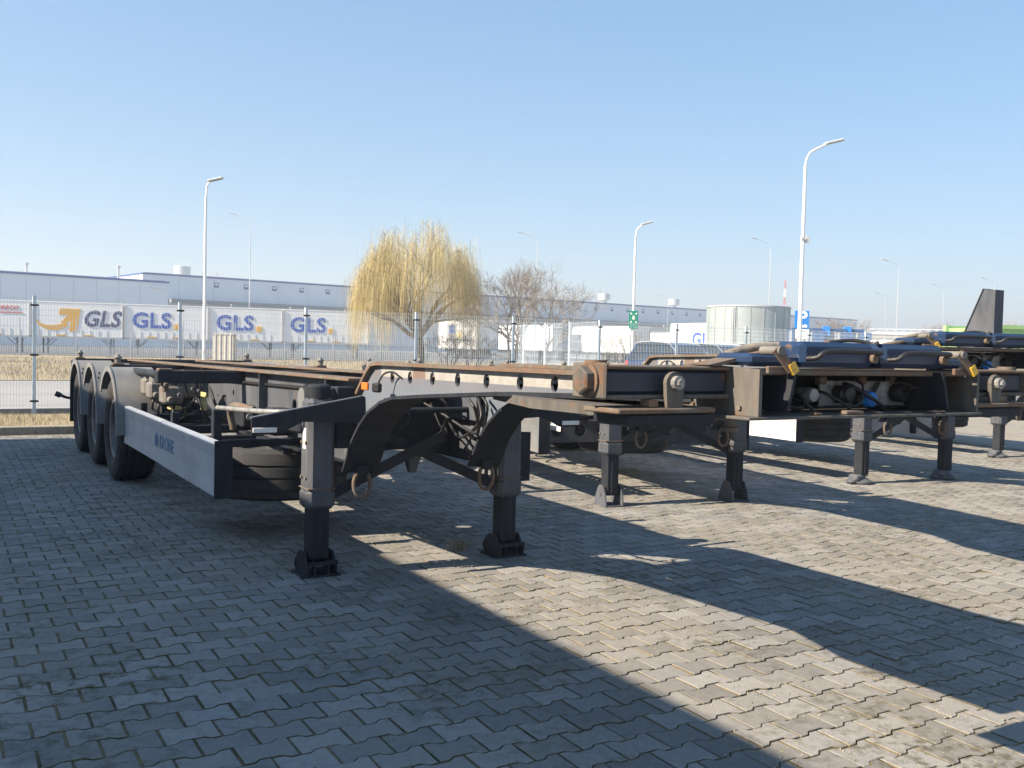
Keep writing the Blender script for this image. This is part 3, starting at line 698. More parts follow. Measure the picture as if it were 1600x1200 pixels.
    for k in range(7):
        x0 = rnd.uniform(-.28, .42); z0 = rnd.uniform(1.29, 1.36)
        f = MB(); f.tube([(x0, -3.40, z0), (x0+rnd.uniform(-.06, .06), -3.50, z0-rnd.uniform(0, .04)), (x0+rnd.uniform(-.12, .12), -3.54, z0-rnd.uniform(.04, .09)), (x0+rnd.uniform(-.16, .16), -3.42, z0-.08)], rnd.uniform(.004, .008), 8); P('cable', f, M['hose'], root, 60)
    for k in range(4):
        x0 = -.26+.2*k+rnd.uniform(-.03, .03); f = MB(); f.box(x0-.018, x0+.018, -3.47, -3.44, 1.332, 1.36, .004); P('cable_clip', f, M['rusty'])
    for s in (-1, 1):
        for k in range(3):
            f = MB(); f.cyl((s*.559, -3.36-.11*k, 1.262), (s*.567, -3.36-.11*k, 1.262), .009, 6); P('bolt', f, M['rusty'])
        f = MB(); f.box(s*.40, s*.53, -3.668, -3.655, 1.372, 1.396, .003); P('weld_strip', f, M['rusty'])
    for k in range(5):
        x0 = -.30+.15*k; f = MB(); f.box(x0, x0+rnd.uniform(.03, .09), -3.655, -3.63, 1.237, 1.237+rnd.uniform(.006, .016), .003); P('floor_scrap', f, M['rusty'])
    f = MB(); f.tube([(-.02, -3.46, 1.482), (.05, -3.50, 1.49), (.10, -3.56, 1.478), (.06, -3.60, 1.482)], .007, 8); P('cable', f, M['hose'], root, 60)
    # --- kingpin skid plate
    f = MB(); f.prism([(-.60, -2.28), (-.67, -2.50), (-.67, -3.30), (.67, -3.30), (.67, -2.50), (.60, -2.28), (.45, -1.8), (-.45, -1.8)], lambda a, b_: (a, b_, 1.198), lambda a, b_: (a, b_, 1.238)); P('skid_plate', f, M['plate'])
    f = MB(); f.box(-.44, .44, -3.30, -.62, 1.255, 1.262); P('gooseneck_floor', f, M['dark'])
    f = MB(); f.box(-.435, .435, -3.30, -1.35, 1.318, 1.326); P('gooseneck_cover', f, M['dark'])
    f = MB(); f.box(-.435, .435, -1.2, -.5, 1.318, 1.326); P('gooseneck_cover', f, M['dark'])
    f = MB(); f.lathe([(0, .045), (-.02, .045), (-.022, .026), (-.055, .026), (-.057, .036), (-.075, .036)], lambda a, y, z: (y, -2.95+z, 1.197+a), 20); P('kingpin', f, M['valve'], root, 40)
    for u in (-.62, -1.25, -1.85):
        f = MB(); f.box(-.44, .44, u-.04, u+.04, 1.20 if u < -1 else 1.15, 1.27, .006); P('gooseneck_crossmember', f, M['dark'])
    # --- landing legs
    for s in (-1, 1):
        x = s*.69
        f = MB(); f.box(x-.088, x+.088, -.085, .085, .42, 1.12, .028); lg = P('landing_leg', f, M['frame'], root, None, 0)
        f = MB(); f.box(x-.094, x+.094, -.091, .091, .42, .55, .026); P('leg_collar', f, M['frame'], lg, None, 0)
        f = MB(); f.tube([(x, 0, 1.12), (x, 0, 1.19), (x, 0, 1.205)], [.075, .075, .06], 20); P('gearbox', f, M['dark'], lg, 40, 0)
        f = MB(); f.box(x-.064, x+.064, -.062, .062, .10, .60, .012); f.box(x-.018, x+.018, -.070, -.0625, .12, .42, .003); P('inner_leg', f, M['rusty' if False else 'dark'], root, None, 0)
        ft = MB()
        ft.box(x-.125, x+.125, -.115, .115, .0, .014, .004)
        for sx in (-1, 1):
            ft.prism([(-.115, .014), (.115, .014), (.135, .06), (.09, .115), (.05, .15), (-.05, .15), (-.085, .10), (-.125, .10)], lambda a, b_: (x+sx*.085, a, b_), lambda a, b_: (x+sx*.097, a, b_))
        ft.box(x-.105, x+.105, -.120, -.108, .075, .10, .003); ft.box(x-.105, x+.105, .10, .112, .03, .09, .003)
        for q in (-.045, .045): ft.box(x+q-.005, x+q+.005, -.11, -.065, .014, .10)
        foot = P('foot', ft, M['dark'], root, None, 0)
        for k in range(4):
            f = MB(); f.cyl((x+s*.088, -.04+.08*(k % 2), .62+.22*(k//2)), (x+s*.098, -.04+.08*(k % 2), .62+.22*(k//2)), .012, 6); P('bolt', f, M['rusty'], lg, None, 0)
        f = MB(); f.box(x-.0895, x-.0882, -.03, .03, .80, .93); P('label_plate', f, M['retro'], lg, None, 0)
        f = MB(); f.box(x-.092, x+.092, -.089, .089, .548, .556, .002); P('weld_seam', f, M['rusty'], lg, None, 0)
        # mounting bracket and perforated strip beside the leg
        f = MB(); f.box(x-s*.24, x-s*.095, -.07, .07, .80, 1.19, .006); P('leg_bracket', f, M['dark'])
        st = [(.115, 1.18), (.155, 1.18), (.155, .52), (.115, .52)]
        b = holed_plate('perforated_strip', [(.07, 1.16), (.11, 1.16), (.11, .50), (.07, .50)], [(.09, .54+.065*k, .012) for k in range(10)], .008, M['frame'], root, x-s*.105, 0)
        f = MB()
        for k in range(9): f.cyl((x-s*.118, .09, .575+.065*k), (x-s*.109, .09, .575+.065*k), .010, 6)
        f.build('bolt_row', M['zinc'], b, kind='stuff')
        f = MB(); f.bar((s*.60, .0, .50), (-s*.20, .02+.02*s, .86), .012, .07, (0, 0, 1)); P('leg_brace', f, M['dark'], root, None, 0)
        # outrigger arm carrying the side guard, with marker lamp
        f = MB(); f.prism([(s*1.17, .91), (s*1.0, .915), (s*.86, .985), (s*.47, .97), (s*.47, 1.135), (s*1.17, 1.01)], lambda a, b_: (a, -.206, b_), lambda a, b_: (a, -.194, b_)); arm = P('guard_arm', f, M['dark'])
        f = MB(); f.strip([(0, 0), (1, 1)], lambda t: (0, 1), .01) if False else f.bar((s*1.17, -.18, 1.012), (s*.47, -.18, 1.137), .05, .008, (0, 0, 1)); P('arm_flange', f, M['frame'], arm)
        f = MB(); f.box(s*1.165, s*1.02, -.216, -.207, .925, .955, .003); P('arm_reflector', f, M['retro'], arm)
    # funnel, cross shaft, crank
    f = MB(); f.tube([(.02, .12, .60), (.02, .12, .72)], [.03, .07], 4); P('drain_funnel', f, M['frame'], root, None, 0)
    f = MB(); f.tube([(-.80, .02, 1.03), (-.94, .06, 1.03), (-.99, .30, 1.02), (-1.0, 1.30, .985)], .017, 10); f.tube([(-.80, .02, 1.03), (-.74, .0, 1.03)], .03, 10); P('crank_handle', f, M['alu'], root, 40)
    f = MB(); f.tube([(-.60, 0, 1.03), (.60, 0, 1.03)], .02, 10); P('cross_shaft', f, M['dark'], root, 40)
    f = MB(); f.tube([(-.80, 1.62, .80), (-.83, 1.60, .93), (-.84, 1.48, .985), (-.84, 1.30, .995), (-.83, .95, .985)], .026, 10); f.tube([(-.83, .95, .985), (-.83, .55, .965)], .014, 8); P('exhaust_pipe', f, M['rusty'], root, 50)
    f = MB(); f.tube([(-.47, .72, 1.08), (-.53, .72, 1.08), (-.56, .72, 1.08)], [.10, .10, .085], 28); dk = P('round_cover', f, M['hose'], root, 40)
    f = MB(); f.tube([(-.561, .72, 1.08), (-.566, .72, 1.08)], .075, 28); P('cover_plate', f, M['fender'], dk, 40)
    f = MB(); f.prism([(.42, 1.02), (.14, 1.05), (.10, 1.15), (.36, 1.13)], lambda a, b_: (-.60, a, b_), lambda a, b_: (-.57, a, b_)); P('valve_bracket', f, M['frame'])
    f = MB(); f.box(-.459, -.457, 2.55, 2.66, .80, .90); P('sticker', f, M['sticker'])
    f = MB(); f.box(-.60, -.585, -.57, -.48, 1.19, 1.235, .004); P('orange_marker_lamp', f, M['orange'])
    f = MB(); f.box(-.575, -.54, -.66, -.58, 1.18, 1.235, .008); P('lamp_holder', f, M['hose'])
    f = MB(); f.tube([(-.55, -.62, 1.235), (-.53, -.66, 1.29), (-.50, -.72, 1.30), (-.47, -.76, 1.27)], .006, 6); P('lamp_cable', f, M['hose'], root, 50)
    # --- spare wheel lying in its carrier
    f = MB(); prof = [(-.15, .30), (-.185, .38), (-.19, .48), (-.165, .525), (-.12, .532), (-.118, .520), (-.10, .520), (-.098, .535), (-.03, .537), (-.028, .523), (-.01, .523), (-.008, .537), (.06, .537), (.062, .523), (.08, .523), (.082, .535), (.12, .532), (.165, .525), (.19, .48), (.185, .38), (.15, .30)]
    f.lathe(prof, lambda a, y, z: (-.44+y, 1.62+z, .47+a), 40); sw = P('spare_wheel', f, M['tread'], root, 35, 0)
    f = MB(); f.lathe([(.10, .05), (.10, .2), (.13, .28), (.14, .30), (-.14, .30), (-.13, .28), (-.02, .26), (-.02, .05)], lambda a, y, z: (-.44+y, 1.62+z, .47+a), 24); P('rim', f, M['rim'], sw, 35, 0)
    f = MB(); f.box(-.6, .6, 1.0, 1.06, .66, .70, .004); P('spare_carrier', f, M['dark'])
    f = MB(); f.box(-.6, .6, 2.06, 2.12, .66, .70, .004); P('spare_carrier', f, M['dark'])
    # --- air tank and valve blocks
    f = MB(); f.tube([(.75, 2.2, .95), (.75, 2.25, .95), (.75, 3.2, .95), (.75, 3.25, .95)], [.05, .14, .14, .05], 20); P('air_tank', f, M['dark'], root, 40)
    for i, (x, u, z) in enumerate(((-.98, 3.05, 1.02), (-.97, 3.75, 1.03), (-.80, 3.35, 1.06), (-.95, 4.15, 1.05))):
        f = MB(); f.box(x-.085, x+.085, u-.11, u+.11, z-.10, z+.06, .02); vb = P('air_valve', f, M['valve'])
        f = MB(); f.tube([(x-.02, u, z+.06), (x-.02, u, z+.13), (x-.02, u, z+.155)], [.05, .05, .012], 14); P('valve_cap', f, M['alu' if i else 'valve'], vb, 40)
        f = MB(); f.tube([(x-.03, u-.11, z-.06), (x-.03, u-.15, z-.06), (x-.03, u-.16, z-.06)], [.03, .03, .02], 12); P('valve_port', f, M['valve'], vb, 40)
        f = MB(); f.tube([(x+.05, u-.12, z-.02), (x+.05, u-.145, z-.02)], .022, 10); P('valve_port', f, M['alu'], vb, 40)
        f = MB(); f.tube([(x+.04, u, z+.06), (x+.05, u-.03, z+.11), (x+.09, u-.10, z+.10), (x+.12, u-.12, z-.05), (x+.13, u, z-.12)], .011, 8); P('air_hose', f, M['hose'], vb, 60)
        f = MB(); f.tube([(x+.02, u-.05, z-.1), (x, u-.08, z-.2), (x+.05, u+.15, z-.28), (x+.2, u+.4, z-.25)], .011, 8); P('air_hose', f, M['hose'], vb, 60)
    f = MB(); f.box(-1.0, -.9, 2.98, 3.12, .865, .90, .01); P('valve_tag', f, M['sticker'])
    f = MB(); f.box(-.70, -.69, 2.95, 3.15, .86, 1.02); P('yellow_plate', f, M['sticker'])
    f = MB(); f.box(-1.06, -.46, 3.55, 3.60, .62, .70, .005); P('valve_carrier', f, M['dark'])
    f = MB(); f.box(-1.08, -.46, 1.95, 2.0, .64, .72, .005); P('valve_carrier', f, M['dark'])
    for i, (u, z) in enumerate(((2.95, .86), (3.32, .90))):
        f = MB(); f.tube([(-.42, u, z), (-.38, u, z), (.38, u, z), (.42, u, z)], [.06, .135, .135, .06], 20); P('air_tank', f, M['frame'], root, 40)
    rnd = random.Random(3)
    for k in range(6):
        x0, u0 = rnd.uniform(-.38, .38), rnd.uniform(-.5, .2); z0 = rnd.uniform(1.0, 1.18)
        f = MB(); f.tube([(x0, u0, z0), (x0+rnd.uniform(-.1, .1), u0-rnd.uniform(.05, .15), z0-rnd.uniform(.08, .22)), (x0+rnd.uniform(-.2, .2), u0+.15, z0-rnd.uniform(.15, .35)), (x0+rnd.uniform(-.2, .2), u0+.6, z0-.12), (x0, u0+1.0, z0)], rnd.uniform(.007, .011), 8); P('air_hose', f, M['hose'], root, 60)
    for k in range(6):
        x0, u0 = rnd.uniform(-.95, -.55), rnd.uniform(2.7, 4.1); z0 = rnd.uniform(.95, 1.1)
        f = MB(); f.tube([(x0, u0, z0), (x0+.05, u0-.1, z0-.2), (x0+.15, u0+.1, z0-rnd.uniform(.25, .35)), (x0+.3, u0+.4, z0-.2), (-.46, u0+.5, z0-.1)], .010, 7); P('air_hose', f, M['hose'], root, 60)
    for x, u, z, a_, b_, c_ in ((-.55, .75, .92, .14, .3, .16), (-.56, 1.25, .88, .16, .22, .2), (-.55, 2.2, .86, .12, .26, .18), (.18, .5, .92, .3, .2, .2)):
        f = MB(); f.box(x-a_/2, x+a_/2, u-b_/2, u+b_/2, z-c_/2, z+c_/2, .015); bx = P('junction_box', f, M['dark'])
        f = MB(); f.cyl((x, u-b_/2-.02, z), (x, u-b_/2, z), .03, 10); P('gland', f, M['alu'], bx)
    for s in (-1, 1):
        f = MB(); f.bar((s*.40, 2.4, .80), (-s*.40, 4.0, .98), .06, .06); P('frame_brace', f, M['dark'])
        f = MB(); f.tube([(s*.47, .4, 1.15), (s*.475, 2.5, 1.13), (s*.475, 5, 1.12), (s*.47, 8, 1.13)], .012, 6); P('cable', f, M['hose'], root, 60)
    # label plates
    f = MB(); f.box(-.462, -.4585, .98, 1.10, .93, 1.02); P('data_plate', f, M['alu'])
    # --- side guards
    for s in (-1, 1):
        x = s*1.205
        prof = [(0, .445), (.035, .44), (.04, .48), (.012, .50), (.012, .575), (0, .58), (0, .70), (.01, .705), (.015, .755), (.035, .765), (.04, .80), (0, .795)]
        f = MB(); n = len(prof)
        f.prism([(x-s*a, b_) for a, b_ in [(0, .445), (.007, .555), (.007, .70), (0, .785), (.012, .80), (.05, .80), (.05, .445)]], lambda a, b_: (a, .52, b_), lambda a, b_: (a, 2.28, b_)); sg = P('side_guard', f, M['guard'], root, None, 0)
        f = MB(); f.prism([(x-s*a, b_) for a, b_ in [(0, .445), (.007, .555), (.007, .70), (0, .785), (.012, .80), (.05, .80), (.05, .445)]], lambda a, b_: (a, 2.288, b_+.003), lambda a, b_: (a, 4.10, b_+.003)); P('side_guard', f, M['guard'], root, None, 0)
        f = MB(); f.prism([(0, .43), (.10, .43), (.115, .46), (.115, .80), (.10, .815), (0, .81)], lambda a, b_: (x-s*a+s*.003, .505, b_), lambda a, b_: (x-s*a+s*.003, .519, b_)); P('guard_end_cap', f, M['dark'], sg, None, 0)
        for u in (.85, 2.2, 3.6):
            f = MB(); f.box(x-s*.06, x-s*.12, u-.03, u+.03, .47, 1.0 if u < 1 else .9, .006); P('guard_bracket', f, M['dark'])
            f = MB(); f.box(x-s*.12, s*.46, u-.025, u+.025, .74, .79, .004); P('guard_bracket', f, M['dark'])
        if s < 0:
            mt = face_mtx((x+.0055, 2.10, .625), (0, -1, 0), (0, 0, 1))
            text('lettering', 'KRONE', .155, M['lettering'], sg, mt, .0, 0, 1.12)
            f = MB(); cx, cz = 2.50, .628; o = x+.0055
            ring = [(o, cx+.05*math.cos(a), cz+.055*math.sin(a)) for a in [2*math.pi*k/24 for k in range(25)]]
            f.tube(ring, .006, 4, False)
            for q in (-.022, 0, .022): f.bar((o, cx+q, cz-.03), (o, cx+q*1.3, cz+.028), .009, .003, (1, 0, 0))
            f.bar((o, cx-.03, cz-.03), (o, cx+.03, cz-.03), .010, .003, (1, 0, 0)); f.build('crown_emblem', M['lettering'], sg)
    # --- axles, wheels, mudguards
    tp = [(-.14, .29), (-.175, .33), (-.192, .40), (-.188, .47), (-.172, .512), (-.150, .526), (-.118, .531), (-.116, .518), (-.102, .518), (-.10, .533), (-.045, .535), (-.043, .521), (-.029, .521), (-.027, .535), (.027, .535), (.029, .521), (.043, .521), (.045, .535), (.10, .533), (.102, .518), (.116, .518), (.118, .531), (.150, .526), (.172, .512), (.188, .47), (.192, .40), (.175, .33), (.14, .29)]
    t_me = MB().lathe(tp, lambda a, y, z: (a, y, z), 48).mesh('wheel', M['rubber'], 35)
    rp = [(-.15, .288), (-.16, .30), (-.155, .27), (-.13, .262), (-.02, .25), (.02, .23), (.035, .17), (.035, .115), (-.04, .11), (-.06, .10), (-.065, .06), (-.065, 0)]
    r_me = {}
    for s in (-1, 1): r_me[s] = MB().lathe(rp+[] if s < 0 else [(-a, b_) for a, b_ in rp], lambda a, y, z: (a, y, z), 32).mesh('rim', M['rim'], 35)
    nutm = {}
    for s in (-1, 1):
        f = MB()
        for k in range(10):
            a = 2*math.pi*k/10; f.cyl((s*-.035, .14*math.cos(a), .14*math.sin(a)), (s*-.0, .14*math.cos(a), .14*math.sin(a)), .014, 6)
        nutm[s] = f.mesh('wheel_nuts', M['rim'])
    for k in range(3):
        u = 4.735+1.39*k
        f = MB(); f.tube([(-.95, u, .53), (.95, u, .53)], .075, 16); P('axle', f, M['dark'], root, 40, 0)
        for s in (-1, 1):
            w = link('wheel', t_me, root, (s*1.045, u, .533)); r_ = link('rim', r_me[s], w)
            link('wheel_nuts', nutm[s], w, kind='stuff')
            arc = [(u-.67, .52)] + [(u-.635*math.cos(R(a)), .535+.625*math.sin(R(a))) for a in range(8, 150, 9)]
            f = MB(); f.strip(arc, lambda t: (s*.85, s*1.262) if s > 0 else (-1.262, -.85), .008); mg = P('mudguard', f, M['fender'], root, 50, 0)
            f = MB(); f.strip([(a+(u-a)*.03, b_-.012 if i else b_) for i, (a, b_) in enumerate(arc)], lambda t: (s*1.263, s*1.275) if s > 0 else (-1.275, -1.263), .055); P('mudguard_lip', f, M['fender'], mg, 50, 0)
            f = MB(); f.box(s*.50, s*.60, u-.35, u+.35, .62, .70, .01); P('suspension_arm', f, M['dark'], root, None, 0)
            f = MB(); f.tube([(s*.55, u+.33, .70), (s*.55, u+.33, .74), (s*.55, u+.33, .86), (s*.55, u+.33, .92)], [.09, .13, .13, .09], 16); P('air_spring', f, M['hose'], root, 40, 0)
            f = MB(); f.box(s*.50, s*.60, u-.42, u-.28, .60, .96, .01); P('spring_hanger', f, M['dark'])
        if k < 2:
            for q in (0, 1):
                f = MB(); f.box(-1.27, -1.255, u+.64+q*.05, u+.68+q*.05, 1.06-q*.05, 1.09-q*.05, .004); P('mudguard_bolt', f, M['hose'], root, None, 0)
    # --- rear: bumper, flap, lamps, rubber marker horns
    f = MB(); f.box(-1.15, 1.15, 8.36, 8.44, .52, .64, .01); P('rear_bumper', f, M['frame'])
    for s in (-1, 1):
        f = MB(); f.box(s*.70, s*.76, 8.34, 8.40, .64, 1.08, .006); P('bumper_bracket', f, M['dark'])
        f = MB(); f.box(s*.86, s*1.24, 8.30, 8.315, .40, 1.08, .003); P('mud_flap', f, M['hose'])
        f = MB(); f.box(s*.80, s*1.18, 8.42, 8.47, .74, .86, .01); P('tail_lamp', f, M['red_lens'])
        f = MB(); f.tube([(s*1.18, 8.36, .70), (s*1.28, 8.36, .72), (s*1.36, 8.38, .755)], [.018, .018, .022], 10); h = P('marker_horn', f, M['hose'], root, 40)
        f = MB(); f.tube([(s*1.345, 8.375, .745), (s*1.41, 8.385, .775)], [.036, .036], 12); P('marker_lamp', f, M['hose'], h, 40)
        # hinge lugs at the rear corner
        f = MB(); f.box(s*1.16, s*1.225, 8.20, 8.36, 1.02, 1.23, .012); P('corner_post', f, M['dark'])
    return root
T1 = trailer()
T1['label'] = 'nearest black container trailer with perforated gooseneck beam and grey lettered side guard'
T1['group'] = 'container trailers parked in the bays'
def put(o, v, u, rot=0, lift=0.0, tilt=0.0):
    o.location = W(v, u); o.rotation_euler = (0, 0, HD+R(rot))
    if lift:
        for c in o.children:
            if c.name.split('.')[0] not in ('foot', 'inner_leg', 'wheel', 'axle', 'leg_brace', 'mudguard', 'side_guard', 'guard_bracket', 'suspension_arm', 'air_spring', 'spare_wheel', 'guard_arm'): c.location.z += lift; c.rotation_euler.x = tilt
put(T1, 0, 0)
def fold_foot(x):
    f = MB(); f.box(x-.11, x+.11, -.12, .12, 0, .014, .004)
    for s in (-1, 1):
        f.prism([(-.12, .014), (.12, .014), (.12, .05), (.06, .17), (.02, .20), (-.05, .19), (-.10, .10)], lambda a, b_: (x+s*.082, a, b_), lambda a, b_: (x+s*.094, a, b_))
    f.cyl((x-.10, 0, .11), (x+.10, 0, .11), .018, 10)
    return f.mesh('foot', M['frame'], 40)
def round_foot(x):
    f = MB()
    f.lathe([(0, .11), (.012, .13), (.03, .13), (.045, .10), (.06, .075)], lambda a, y, z: (x+y, z, a), 24)
    f.box(x-.20, x-.06, -.05, .05, .0, .055, .02); f.box(x-.14, x+.02, -.07, .07, .03, .11, .02)
    return f.mesh('foot', M['frame'], 40)
def wheel_foot(x):
    f = MB(); f.box(x-.09, x+.09, -.09, .09, 0, .016, .004)
    for s in (-1, 1):
        f.cyl((x+s*.075, -.03, .105), (x+s*.12, -.03, .105), .105, 24)
    f.cyl((x-.12, -.03, .105), (x+.12, -.03, .105), .02, 10)
    return f.mesh('foot', M['frame'], 40)
def swap_feet(o, fn):
    for c in o.children:
        if c.name.startswith('foot'):
            c.data = fn(-.69 if min(v.co.x for v in c.data.vertices) < 0 else .69)
def drop(o, names):
    def rec(c):
        for q in list(c.children): rec(q)
        bpy.data.objects.remove(c)
    for c in list(o.children):
        if c.name.split('.')[0] in names: rec(c)
T2 = copy_tree(T1); put(T2, 3.35, 1.31, -9.5, .06, -.015); swap_feet(T2, fold_foot); drop(T2, ('orange_marker_lamp', 'sticker', 'yellow_plate', 'valve_tag'))
for c in T2.children:
    if c.name.startswith('side_guard'): recolor(c, M['fender'])
    if c.name.startswith(('spare_wheel', 'spare_carrier')): c.location.x += 1.0; c.location.y += .5
T2['label'] = 'second container trailer from the left, with folding plate feet and perforated guard bracket'
for c in T2.children:
    if c.name.startswith('side_guard'):
        for q in list(c.children):
            if q.name.startswith(('lettering', 'crown')): bpy.data.objects.remove(q)
T3 = copy_tree(T2); T3.location = W(7.02, 1.5); T3.rotation_euler = (0, 0, HD-R(4)); swap_feet(T3, round_foot)
T3['label'] = 'container trailer with white side guards and a tall dark upright on its gooseneck'
for c in T3.children:
    if c.name.startswith('side_guard'): recolor(c, M['guard_white'])
f = MB(); f.prism([(-1.50, 1.30), (-1.50, 2.16), (-1.37, 2.17), (-.98, 1.30)], lambda a, b_: (-.53, a, b_), lambda a, b_: (-.40, a, b_)); fin = f.build('upright', M['frame'], T3)
f = MB(); f.bar((-.465, -1.365, 2.175), (-.465, -.965, 1.30), .145, .012, (0, -1, 0)); f.build('upright_edge', M['dark'], fin)
T4 = copy_tree(T2); T4.location = W(11.5, 2.7); T4.rotation_euler = (0, 0, HD-R(3)); swap_feet(T4, round_foot)
T4['label'] = 'farthest container trailer at the right edge, seen only as a round footed support leg'

hb = holed_plate('holed_crossbeam', [(-1.0, .50), (.95, .50), (.95, .74), (-1.0, .74)], [(-.82+.26*k, .62, .065) for k in range(7)], .012, M['frame'], T2, 0, 0)
hb.rotation_euler.z = -R(90); hb.location = (0, .95, 0)
f = MB(); f.box(-.95, 1.0, .955, 1.03, .742, .752, .002); f.build('beam_flange', M['frame'], T2)
pb = holed_plate('perforated_bracket', [(.42, .66), (2.0, .66), (2.0, .80), (.42, .80)], [(.52+.13*k, .72, .016) for k in range(11)], .006, M['guard_white'], T2, -1.02, 0)

# ---------------------------------------------------------------- lorry trailer standing left of the camera (its shadow lies over the left bay)
def box_trailer(name, label, L, H, zb, wid=2.5, mat=None, wheels=True, group=None, cat='trailer'):
    """local x along the length (front at +L), y across, origin on the ground at the rear near corner"""
    t = thing(name, label, cat, (0, 0, 0), 0, group)
    f = MB(); f.box(0.02, L-.02, .02, wid-.02, zb, H-.03, .01); f.build('body', mat or M['curtain'], t)
    f = MB(); f.box(0, L, 0, wid, H-.08, H, .015); f.build('top_rail', M['white'], t)
    f = MB(); f.box(0, L, 0, wid, zb-.12, zb-.002, .01); f.build('lower_rail', M['grey_print'], t)
    for x in (0, L):
        for y in (0, wid):
            f = MB(); f.box(x-.05, x+.05, y-.05, y+.05, zb, H-.085); f.build('corner_post', M['grey_print'], t)
    if wheels:
        for k in range(3):
            for y in (.2, wid-.2):
                f = MB(); f.lathe([(-.18, .28), (-.19, .48), (-.15, .52), (.15, .52), (.19, .48), (.18, .28)], lambda a, p, q: (1.8+1.35*k+p, y+a, .52+q), 24); w = f.build('wheel', M['rubber'], t, 35)
                f = MB(); f.lathe([(-.17, .28), (-.1, .22), (-.1, 0)], lambda a, p, q: (1.8+1.35*k+p, y+(a if y < 1 else -a), .52+q), 16); f.build('rim', M['rim'], w, 35)
        for y in (.55, wid-.55):
            f = MB(); f.box(L-3.2, L-3.05, y-.07, y+.07, .05, zb); f.box(L-3.27, L-2.98, y-.14, y+.14, 0, .05); f.build('support_leg', M['dark'], t)
        f = MB(); f.box(.2, L-.3, .7, wid-.7, zb-.35, zb-.121); f.build('chassis', M['dark'], t)
        f = MB(); f.box(0, .08, .1, wid-.1, .5, .62, .01); f.build('rear_bumper', M['dark'], t)
    return t
lt = box_trailer('box_trailer', 'tall white box trailer standing left of the frame, seen only by its long shadow', 13.9, 4.0, 1.25)
lt.location = W(-5.6, 9.75); lt.rotation_euler = (0, 0, HD-R(90)); 
lt.location = W(-8.1, 9.75)

# ---------------------------------------------------------------- street lamps
def lamp(name, label, P, h, arm, dirang, r=.07, group=None, mat=None, detail=True):
    t = thing(name, label, 'street lamp', P, 0, group); mat = mat or M['lamp_white']
    ca, sa = math.cos(dirang), math.sin(dirang)
    f = MB(); f.tube([(0, 0, 0), (0, 0, h*.5), (0, 0, h-.55)], [r, r*.85, r*.7], 12); f.build('pole', mat, t, 40)
    pts = [(0, 0, h-.56), (.03*ca, .03*sa, h-.35), (.16*arm*ca, .16*arm*sa, h-.16), (.4*arm*ca, .4*arm*sa, h-.02), (arm*ca, arm*sa, h+.12+.1*arm)]
    f = MB(); f.tube(pts, r*.5, 10); f.build('arm', mat, t, 50)
    m4 = Matrix.Translation((arm*ca, arm*sa, h+.13+.1*arm)) @ Matrix.Rotation(dirang, 4, 'Z') @ Matrix.Rotation(-R(15), 4, 'Y')
    f = MB(); f.box(-.10, .55, -.13, .13, -.03, .055, .03, m4); hd_ = f.build('lamp_head', M['zinc'], t)
    if detail:
        f = MB(); f.box(.0, .50, -.10, .10, -.04, -.031, .002, m4); f.build('lens', M['pane'], hd_)
        f = MB(); f.box(-.16, .16, -.16, .16, 0, .03, .004); f.build('base_plate', M['zinc'], t)
        f = MB(); f.box(-r*.5, r*.5, -r-.012, -r+.01, .7, 1.05, .004); f.build('service_door', M['zinc'], t)
    return t
lamp('street_lamp', 'white curved street lamp rising behind the fence in front of the swap bodies', at(319, 40), 7.85, .16, R(5), .075, 'white street lamps of the lorry park')
lmR = lamp('street_lamp', 'tallest looking white street lamp, right of the round steel tank, with a small box halfway', at(1248, 31), 8.0, .72, R(8), .075, 'white street lamps of the lorry park')
lamp('street_lamp', 'white street lamp carrying the green assembly sign beside the blue cars', at(988, 51), 7.9, .38, R(5), .08, 'white street lamps of the lorry park')
p = at(1249, 31)
f = MB(); f.box(.075, .20, -.06, .06, 5.02, 5.24, .01); b = f.build('junction_box', M['zinc'], lmR)
f = MB(); f.tube([(-.02, -.07, 5.16), (-.10, -.16, 5.14)], .035, 10); f.box(-.09, .075, -.085, -.06, 5.1, 5.16); f.build('camera', M['lamp_white'], lmR)
FAR = [(389, 85, 12.2, 180, 'thin far lamp post in front of the warehouse between two swap bodies'),
       (836, 94, 12.2, 180, 'thin faint lamp post rising out of the bare tree beside the willow'),
       (1199, 94, 12.2, 180, 'thin tall lamp post rising behind the round steel tank'),
       (1399, 112, 12.2, 180, 'tall lamp post left of the motorway bridge, arm to the left'),
       (1381, 172, 12.2, 180, 'smaller faint lamp post just left of the tall one near the bridge'),
       (1471, 148, 12.2, 180, 'faint lamp post over the bridge, left of the dark upright'),
       (1549, 134, 12.2, 180, 'far lamp whose head shows just above the dark upright'),
       (1042, 195, 12.2, 180, 'tiny far lamp post above the warehouse roof left of the tank')]
for px_, Y, h, da, lb in FAR:
    lamp('street_lamp', lb, at(px_, Y), h, 1.5, R(da), .046, 'tall lamp posts along the far road', M['zinc'], False)

